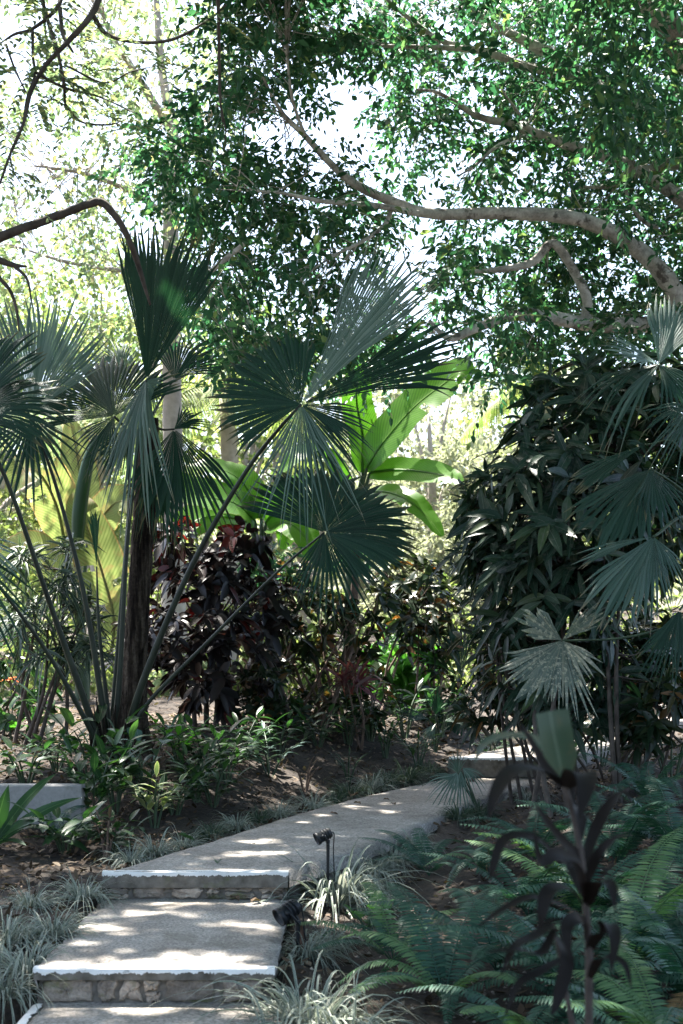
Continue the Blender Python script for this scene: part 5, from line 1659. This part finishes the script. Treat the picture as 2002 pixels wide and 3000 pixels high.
# ------------------------------------------------------------------ grass tufts
def tuft_mesh(n, L, W, seed, dry=False):
    g = np.random.default_rng(seed)
    mb = MB()
    a = g.uniform(0, 2 * PI, n)
    el = np.radians(g.uniform(25, 80, n))
    d = np.stack([np.cos(a) * np.cos(el), np.sin(a) * np.cos(el), np.sin(el)], 1)
    p = np.stack([np.cos(a) * .05 * g.uniform(0, 1, n), np.sin(a) * .05 * g.uniform(0, 1, n), np.full(n, -.01)], 1)
    Ls = L * g.uniform(.55, 1.15, n)
    blades(mb, p, d, [0, 0, 1] + g.normal(0, .3, (n, 3)), Ls, W * g.uniform(.7, 1.3, n), g.uniform(.55, 1.35, n), 8, 'grass', .35)
    return mb


protos = {}
def tuft(px, py, size, label, kind='grass', sq=1.0):
    key = (kind, int(rng.integers(0, 3)))
    if key not in protos:
        mb = tuft_mesh(170, .40, .0065, 50 + key[1])
        o = mb.build('grass_tuft', M[kind])
        protos[key] = o
    else:
        o = protos[key].copy()
        C.objects.link(o)
    p = ground_at(px, py, 4)
    sc = size / 200. * p[1] / F * 750
    place(o, p, float(U(0, 6.28)), sc)
    tag(o, label, 'grass tuft', 'grass tufts along the path')


for a in [
        (62, 2240, 180, 'big pale grass tuft at the left edge beside the lower tread'), (15, 2170, 160, 'grass tuft cut by the left edge of the picture'), (120, 2150, 150, 'striped grass tuft left of the middle tread'),
        (190, 2065, 130, 'dry pale grass tuft at the left corner of the stone riser'), (70, 2085, 120, 'grass tuft up the slope from the big left tuft'), (10, 2300, 170, 'grass tuft at the lowest left corner'),
        (55, 2165, 120, 'grass tuft squeezed between the larger ones at the left'),
        (300, 1985, 110, 'grass tuft at the front left corner of the long slab'), (355, 1968, 110, 'grass tuft second along the long slab edge'), (420, 1950, 100, 'grass tuft third along the long slab edge'),
        (485, 1925, 90, 'grass tuft fourth along the long slab edge', 'grass_dark'), (545, 1905, 90, 'grass tuft halfway along the long slab edge'), (590, 1890, 80, 'grass tuft beside the first sun fleck on the slab', 'grass_dark'),
        (640, 1875, 80, 'grass tuft below the sunny soil patch'), (720, 1858, 90, 'pale grass tuft glowing in the sun at the slab edge'), (770, 1845, 70, 'grass tuft right of the pale glowing one', 'grass_dark'),
        (800, 1828, 90, 'bushy grass tuft behind the far part of the slab', 'grass_dark'), (850, 1815, 100, 'dense grass tuft arching over the far slab edge'), (890, 1803, 90, 'grass tuft behind the far sun flecks', 'grass_dark'),
        (935, 1793, 90, 'dark grass tuft near the end of the slab', 'grass_dark'), (985, 1775, 70, 'grass tuft left of the dwarf palm', 'grass_dark'),
        (768, 2072, 260, 'large grass tuft hanging over the stone riser at its right end'), (795, 2050, 140, 'grass tuft right of the upper lamp'), (705, 2195, 140, 'grass tuft beside the lower lamp'), (760, 2170, 110, 'thin grass tuft between lamp and ferns'),
        (715, 2365, 320, 'largest grass tuft at the bottom, right of the lowest step'), (635, 2390, 220, 'grass tuft spilling onto the lowest tread'), (800, 2395, 250, 'grass tuft right of the largest bottom tuft'),
        (905, 1985, 110, 'sparse grass tuft under the slab side'), (860, 2010, 110, 'sparse grass tuft beside the slab corner ferns'),
        (1055, 1880, 90, 'dark grass tuft under the dwarf palm', 'grass_dark'), (1100, 1872, 80, 'grass tuft right of the dwarf palm post', 'grass_dark'), (955, 1945, 90, 'grass tuft below the slab behind the tall fern'),
        (1210, 1840, 90, 'grass tuft behind the bronze plant'), (1140, 1700, 60, 'grass tuft beside the shaded far slab', 'grass_dark'), (1235, 1680, 70, 'grass tuft in front of the far steps', 'grass_dark'), (1480, 1690, 80, 'pale grass tuft right of the far steps')]:
    tuft(*a)


# ------------------------------------------------------------------ ferns
def frond_mesh(L, W, n, seed, droop=.55):
    g = np.random.default_rng(seed)
    t = np.linspace(0, 1, 40)
    el = math.radians(68)
    c = np.stack([L * t * math.cos(el) + .35 * L * t ** 2, .05 * L * np.sin(t * 3 + g.uniform(0, 3)) * t, L * t * math.sin(el) - L * droop * t ** 2.2], 1)
    mb = MB()
    tube(mb, c[::6], [.0035, .003, .0012], n=14, seg=5, cap=False)
    s = np.linspace(.12, .985, n)
    q = np.stack([np.interp(s, t, c[:, i]) for i in range(3)], 1)
    tan = nz(np.stack([np.interp(s, t, np.gradient(c[:, i])) for i in range(3)], 1))
    sd = np.cross(tan, [0, 1, 0])
    lat = np.array([0, 1., 0])
    for sg in (1, -1):
        d = nz(lat * sg + tan * .28 + g.normal(0, .05, (n, 3)) - sd * .1)
        ln = W * np.sin(PI * np.clip(s * .93 + .09, 0, 1) ** .9) ** .55 * g.uniform(.9, 1.08, n)
        blades(mb, q, d, nz(np.cross(tan, lat)) * 1., ln, L * .0165, .18, 3, 'strap', .2)
    return mb


fern_src = {}
def fern(px, py, fronds, label, y0=3.5, Lbase=.78, tips=()):
    """fronds: (heading deg, length factor, lean deg)"""
    p = ground_at(px, py, y0)
    t = thing('sword_fern', p, label, 'fern', 'sword ferns on the right bank')
    for i, (h, s, lean) in enumerate(fronds):
        kind = 'fern_tip' if (i in tips or U(0, 1) < .08) else ('fern_dry' if U(0, 1) < .008 else 'fern')
        key = (int(rng.integers(0, 6)), kind)
        if key not in fern_src:
            mb = frond_mesh(Lbase, [.085, .075, .09, .08, .07, .088][key[0]], [44, 40, 46, 42, 38, 45][key[0]], 60 + key[0], [.5, .62, .45, .7, .85, .38][key[0]])
            o = mb.build('frond', M[kind], t)
            fern_src[key] = o
        else:
            o = fern_src[key].copy()
            C.objects.link(o)
            o.parent = t
        o.rotation_euler = (0, math.radians(lean), math.radians(h))
        o.scale = (s, s * .98, s)
    return t


def ring(n, lo, hi, l0, l1, h0=0, h1=360):
    return [(h0 + (h1 - h0) * (i + U(-.3, .3)) / n, U(lo, hi), U(l0, l1)) for i in range(n)]


fern(1020, 2300, [(115, 1.1, 0), (60, 1.05, 4), (145, 1.0, 6), (170, 1.0, 14), (200, 1.0, 20), (225, .85, 25), (300, .8, 20), (20, .9, 10), (340, .8, 18), (85, .8, 8), (125, .9, 8), (270, .7, 25)], 'tall sword fern in front of the path bend', tips=(3, 5))
fern(905, 2215, [(150, .9, 8), (110, .95, -8), (70, .8, -5), (185, .8, 14), (30, .7, 5), (215, .7, 20), (320, .6, 20), (130, .7, -12)], 'sword fern beside the large grass tuft under the upper lamp', tips=(3,))
fern(1340, 2350, ring(12, .95, 1.3, -5, 26), 'wide sword fern behind the bronze plant at the bottom right', 3.5)
fern(1240, 2445, ring(11, .8, 1.05, 0, 25), 'sword fern at the bottom edge left of the bronze plant', 3.2)
fern(1350, 2130, ring(12, 1.0, 1.35, -8, 26), 'sword fern in the middle of the right bank', 4)
fern(1215, 2110, ring(10, .8, 1.1, -5, 20), 'sword fern between the tall fern and the bronze plant', 4, tips=(2,))
fern(1500, 2150, ring(12, 1.0, 1.4, -8, 24), 'sword fern near the right edge of the bank', 4)
fern(1600, 2350, ring(12, 1.0, 1.3, -8, 24), 'sword fern cut by the lower right edge', 3.5)
fern(1560, 1990, ring(11, .9, 1.2, -5, 20), 'sword fern cut by the right edge above the others', 4.5)
fern(1420, 1985, ring(11, .9, 1.2, -5, 20), 'sword fern right of the bronze plant top', 5)
fern(1230, 1975, ring(10, .8, 1.0, -5, 20), 'sword fern left of the bronze plant top', 5)
fern(1490, 1850, ring(9, .8, 1.1, -10, 15), 'sword fern high on the bank under the broken fan leaves', 5)
fern(1440, 2260, ring(12, .95, 1.3, -8, 24), 'sword fern right of the bronze plant stem', 3.5)
fern(1140, 2230, ring(10, .8, 1.1, -8, 24), 'sword fern left of the bronze plant, lower than the tall one', 3.5)
fern(1540, 2480, ring(11, .9, 1.2, -5, 22), 'sword fern in the bottom right corner', 3.2)
fern(985, 2010, [(100, .85, 0), (60, .75, 6), (140, .75, 6), (165, .7, 12), (30, .6, 12), (210, .6, 18), (300, .5, 18)], 'upright sword fern against the slab side', 5)
fern(125, 1925, [(60, .75, 0), (30, .6, 10), (120, .5, 5), (200, .5, 15), (320, .5, 15)], 'small fern in front of the low wall', 5)
fern(1120, 2010, ring(8, .6, .8, 0, 22), 'small sword fern on the open soil below the dwarf palm', 5)

# ------------------------------------------------------------------ bronze cordyline close to the camera
Yc = 2.75
r0 = np.array([P(1350, 2700, Yc)[0], Yc, float(G(P(1350, 2700, Yc)[0], Yc))])
t = thing('bronze_cordyline', r0, 'dark bronze cordyline close to the camera at the lower right', 'plant')
mb = MB()
tube(mb, [r0 - [0, 0, .05], P(1352, 2350, Yc), P(1350, 2150, Yc), P(1335, 1980, Yc), P(1318, 1880, Yc), P(1290, 1780, Yc)], [.008, .008, .0075, .007, .006, .005], n=40, seg=9, rough=.04)
tube(mb, [P(1352, 2480, Yc) , P(1310, 2330, Yc - .02), P(1290, 2220, Yc), P(1270, 2120, Yc)], [.006, .0055, .005, .003], n=24, seg=8, rough=.04)
mb.build('stem', M['bark_dark'], t, r0)


def ribbon(pts, w, up, mat, n=18, keel=.22, prof='lance'):
    mb = MB()
    c = spline([P(*q) for q in pts], n)
    tan = nz(np.gradient(c, axis=0))
    sd = nz(np.cross(tan, np.asarray(up, float)))
    nr = np.cross(sd, tan)
    tt = np.linspace(0, 1, n)
    ww = (w * .5 * PROF[prof](np.clip(tt * .9 + .08, 0, 1)))[:, None]
    if prof == 'blunt':
        pass
    g = np.stack([c - sd * ww + nr * ww * keel, c - sd * ww * .5 + nr * ww * keel * .3, c, c + sd * ww * .5 + nr * ww * keel * .3, c + sd * ww + nr * ww * keel], 1)
    uv = np.stack(np.broadcast_arrays(np.array([0, .25, .5, .75, 1])[None], tt[:, None]), -1)
    mb.grids(g[None], uv.reshape(-1, 2))
    return mb.build('leaf', M[mat], t, r0)


PROF['blunt'] = lambda q: np.clip(.25 + q * 2.2, 0, 1) * np.where(q > .975, .96, 1.0)
a = ribbon([(1292, 1790, 2.75), (1282, 1735, 2.74), (1270, 1680, 2.73), (1262, 1632, 2.73)], .068, (.2, -1, .1), 'cord_green', prof='blunt', keel=.4)
a['label'] = 'pale green upright leaf with a cut brown tip'
Lf = [([(1290, 1800, 2.75), (1250, 1760, 2.7), (1215, 1700, 2.66), (1195, 1660, 2.64)], .045, (.8, -.6, .3), 'cordyline'),
      ([(1290, 1790, 2.75), (1225, 1765, 2.68), (1170, 1775, 2.62), (1135, 1830, 2.58), (1122, 1880, 2.57)], .06, (-.2, -.6, .8), 'cordyline'),
      ([(1300, 1800, 2.75), (1240, 1705, 2.85), (1160, 1690, 2.9), (1110, 1710, 2.9), (1090, 1750, 2.9)], .045, (0, -.5, .9), 'cord_green'),
      ([(1300, 1810, 2.75), (1325, 1775, 2.65), (1345, 1790, 2.58), (1330, 1880, 2.54)], .08, (.1, -.7, .6), 'cordyline'),
      ([(1310, 1840, 2.75), (1330, 1870, 2.7), (1336, 1930, 2.68)], .05, (.5, -.8, .2), 'cordyline'),
      ([(1330, 1960, 2.75), (1290, 1930, 2.7), (1250, 1880, 2.66), (1225, 1840, 2.64)], .04, (.8, -.6, .3), 'cordyline'),
      ([(1340, 1990, 2.75), (1360, 1920, 2.8), (1390, 1860, 2.8), (1430, 1820, 2.78), (1455, 1850, 2.76)], .04, (.2, -.6, .8), 'cordyline'),
      ([(1338, 2000, 2.75), (1280, 1970, 2.7), (1230, 1925, 2.66), (1160, 1925, 2.62), (1132, 1990, 2.6), (1125, 2020, 2.6)], .042, (-.1, -.6, .8), 'cordyline'),
      ([(1335, 1975, 2.75), (1280, 1960, 2.64), (1240, 1975, 2.6), (1225, 1900, 2.6)], .04, (.4, -.8, .5), 'cordyline'),
      ([(1345, 2030, 2.75), (1375, 1960, 2.72), (1415, 1925, 2.7), (1455, 1915, 2.66)], .036, (.1, -.6, .8), 'cordyline'),
      ([(1345, 2080, 2.75), (1300, 2040, 2.68), (1260, 2045, 2.62), (1245, 2095, 2.6), (1240, 2130, 2.6)], .05, (-.2, -.7, .7), 'cordyline'),
      ([(1345, 2080, 2.75), (1365, 2030, 2.68), (1400, 2030, 2.63), (1412, 2090, 2.6)], .05, (.2, -.6, .8), 'cordyline'),
      ([(1345, 2110, 2.75), (1290, 2080, 2.7), (1220, 2060, 2.64), (1150, 2090, 2.6), (1095, 2130, 2.58)], .036, (-.1, -.5, .9), 'cordyline'),
      ([(1348, 2160, 2.75), (1330, 2110, 2.66), (1300, 2130, 2.6), (1310, 2200, 2.58)], .05, (-.1, -.8, .5), 'cordyline'),
      ([(1350, 2180, 2.75), (1390, 2120, 2.68), (1410, 2150, 2.62), (1402, 2230, 2.6)], .05, (.2, -.7, .6), 'cordyline'),
      ([(1270, 2120, 2.75), (1225, 2150, 2.7), (1180, 2175, 2.64), (1150, 2240, 2.6)], .036, (-.1, -.6, .8), 'cordyline'),
      ([(1275, 2130, 2.75), (1240, 2190, 2.68), (1190, 2180, 2.62), (1110, 2185, 2.6)], .034, (-.1, -.5, .9), 'cordyline'),
      ([(1280, 2150, 2.75), (1300, 2200, 2.68), (1280, 2290, 2.64), (1265, 2330, 2.62)], .05, (.3, -.9, .2), 'cordyline'),
      ([(1290, 2200, 2.75), (1240, 2230, 2.66), (1190, 2260, 2.62), (1160, 2330, 2.6)], .034, (-.1, -.6, .8), 'cordyline'),
      ([(1345, 2070, 2.75), (1330, 2010, 2.66), (1310, 1990, 2.62), (1335, 2060, 2.58)], .04, (0, -.9, .4), 'cordyline'),
      ([(1350, 2250, 2.75), (1380, 2200, 2.68), (1430, 2210, 2.64), (1450, 2270, 2.62)], .034, (.2, -.6, .8), 'cordyline')]
for pts, w, up, m in Lf:
    ribbon(pts, w * .64, up, m)


# ------------------------------------------------------------------ small things by the path
def spot_lamp(px, py, Y, foot, aim, label, stake_mat='black_metal', s=1.0):
    c = P(px, py, Y)
    f = np.array([c[0] + foot * s, Y + .02, 0.])
    f[2] = float(G(f[0], f[1]))
    t = thing('garden_spotlight', f, label, 'garden light', 'black spotlights beside the path')
    ax = nz(np.array(aim, float))
    mb = MB()
    lathe(mb, c, ax, [(-.055 * s, .001), (-.055 * s, .030 * s), (-.05 * s, .034 * s), (.03 * s, .036 * s), (.032 * s, .041 * s), (.052 * s, .043 * s), (.053 * s, .039 * s), (.04 * s, .036 * s), (.036 * s, .034 * s), (.036 * s, .001)], 22)
    for q in (-.035, -.018, 0):
        lathe(mb, c + ax * q * s, ax, [(-.003 * s, .034 * s), (-.003 * s, .039 * s), (.003 * s, .039 * s), (.003 * s, .034 * s)], 22)
    mb.build('lamp_head', M['black_metal'], t, f)
    mb = MB()
    lathe(mb, c, ax, [(.0375 * s, .033 * s), (.039 * s, .02 * s), (.0395 * s, .001)], 20)
    mb.build('lens', M['lens'], t, f)
    top = c + np.array([foot * s, .02, -.055 * s])
    mb = MB()
    for sg in (1, -1):
        o = np.array([0, sg * .040 * s, 0])
        tube(mb, [top + o * .3, top + o + [0, 0, .01], c + o + ax * -.01], [.006 * s, .006 * s, .007 * s], n=7, seg=6)
    lathe(mb, c - [0, .05 * s, 0], [0, 1, 0], [(0, .001), (0, .011 * s), (.012 * s, .011 * s)], 10)
    mb.build('bracket', M['black_metal'], t, f)
    mb = MB()
    tube(mb, [f - [0, 0, .12], top - [0, 0, .01], top + [0, 0, .006]], [.004 * s, .012 * s, .014 * s], n=9, seg=6)
    mb.build('stake', M[stake_mat], t, f)
    mb = MB()
    tube(mb, [c - ax * .05 * s, c - ax * .08 * s - [0, 0, .02], top + [.03, .02, -.05], f + [.04, .03, .005]], [.004 * s] * 4, n=14, seg=6)
    mb.build('cable', M['black_metal'], t, f)


spot_lamp(742, 1918, 7.75, .03, (-.75, -.25, -.35), 'black spotlight on a stake beside the long slab', s=.85)
spot_lamp(660, 2092, 6.55, .045, (-.7, -.45, -.42), 'black spotlight low against the side of the middle tread', s=1.05)
p = ground_at(694, 2185, 5)
mb = MB()
tube(mb, [p - [0, 0, .1], p + [0, 0, .06], p + [-.008, 0, .125]], [.012, .013, .011], seg=8, rough=.06)
tag(mb.build('rusty_stake', M['rust']), 'short rusty stake standing beside the lower spotlight', 'stake')
p = ground_at(1083, 1845, 6)
mb = MB()
tube(mb, [p - [0, 0, .1], p + [0, 0, .1], p + [.004, 0, .23]], [.03, .026, .026], seg=10, rough=.06)
tag(mb.build('wooden_post', M['wood']), 'short brown wooden post beside the dwarf palm', 'post')
p = ground_at(1205, 1800, 6)
p2 = ground_at(1190, 2003, 5)
for a, b, lab in [((1165, 1975), (1235, 1960), 'brown stick lying among the ferns'), ((1000, 2085), (930, 2105), 'broken grey branch lying on the soil beside the ferns'), ((880, 1620), (1010, 1600), 'dark fallen log behind the bare soil')]:
    q0, q1 = ground_at(*a, 5), ground_at(*b, 5)
    mb = MB()
    rr = .012 if a[1] > 1700 else .05
    tube(mb, [q0 + [0, 0, rr], (q0 + q1) / 2 + [0, 0, rr * 1.4], q1 + [0, 0, rr]], [rr, rr * .9, rr * .7], n=16, seg=8, rough=.1)
    tag(mb.build('fallen_branch', M['wood']), lab, 'branch')


def fallen(px, py, z, L, m, label, seed, curl=.5):
    g = np.random.default_rng(seed)
    y = (ZC - z) * F / (py - HY)
    p = np.array([(px - CX) / F * y, y, z + .006])
    a = g.uniform(0, 6.28)
    mb = MB()
    blades(mb, np.zeros((1, 3)), np.array([[math.cos(a), math.sin(a), .25]]), [0, 0, 1], L, L * .5, -curl * .4 + .5, 6, 'oval', .7, .12)
    v = np.concatenate(mb.v)
    p[2] += max(0, -v[:, 2].min())
    o = mb.build('fallen_leaf', M[m])
    place(o, p)
    tag(o, label, 'leaf', 'fallen leaves on the path')


fallen(446, 1932, .15, .10, 'ginger', 'curled green leaf standing on the front of the long slab', 1, 1.6)
fallen(500, 1985, .15, .08, 'ginger', 'small green leaf lying just behind the white edge of the slab', 2, .6)
fallen(803, 1832, .15, .09, 'litter', 'dark curled leaf in the middle of the far slab', 3, 1.4)
fallen(812, 1846, .15, .06, 'litter', 'small dark leaf just in front of the curled one on the far slab', 4)
fallen(900, 1848, .15, .06, 'litter', 'dark leaf near the right edge of the far slab', 5)
fallen(776, 1872, .15, .06, 'stem_brown', 'brown bent leaf behind the upper spotlight', 6, 1.2)
fallen(598, 2072, 0, .07, 'litter', 'brown leaf at the foot of the stone riser', 7, .8)
fallen(585, 1940, .15, .03, 'litter', 'tiny dark leaf among the sun flecks of the slab', 8)
fallen(530, 2068, 0, .07, 'litter', 'thin dark leaf on the middle tread under the riser', 9, .3)
fallen(880, 1838, .15, .05, 'litter', 'dark crumb of a leaf beyond the right sun fleck', 10)
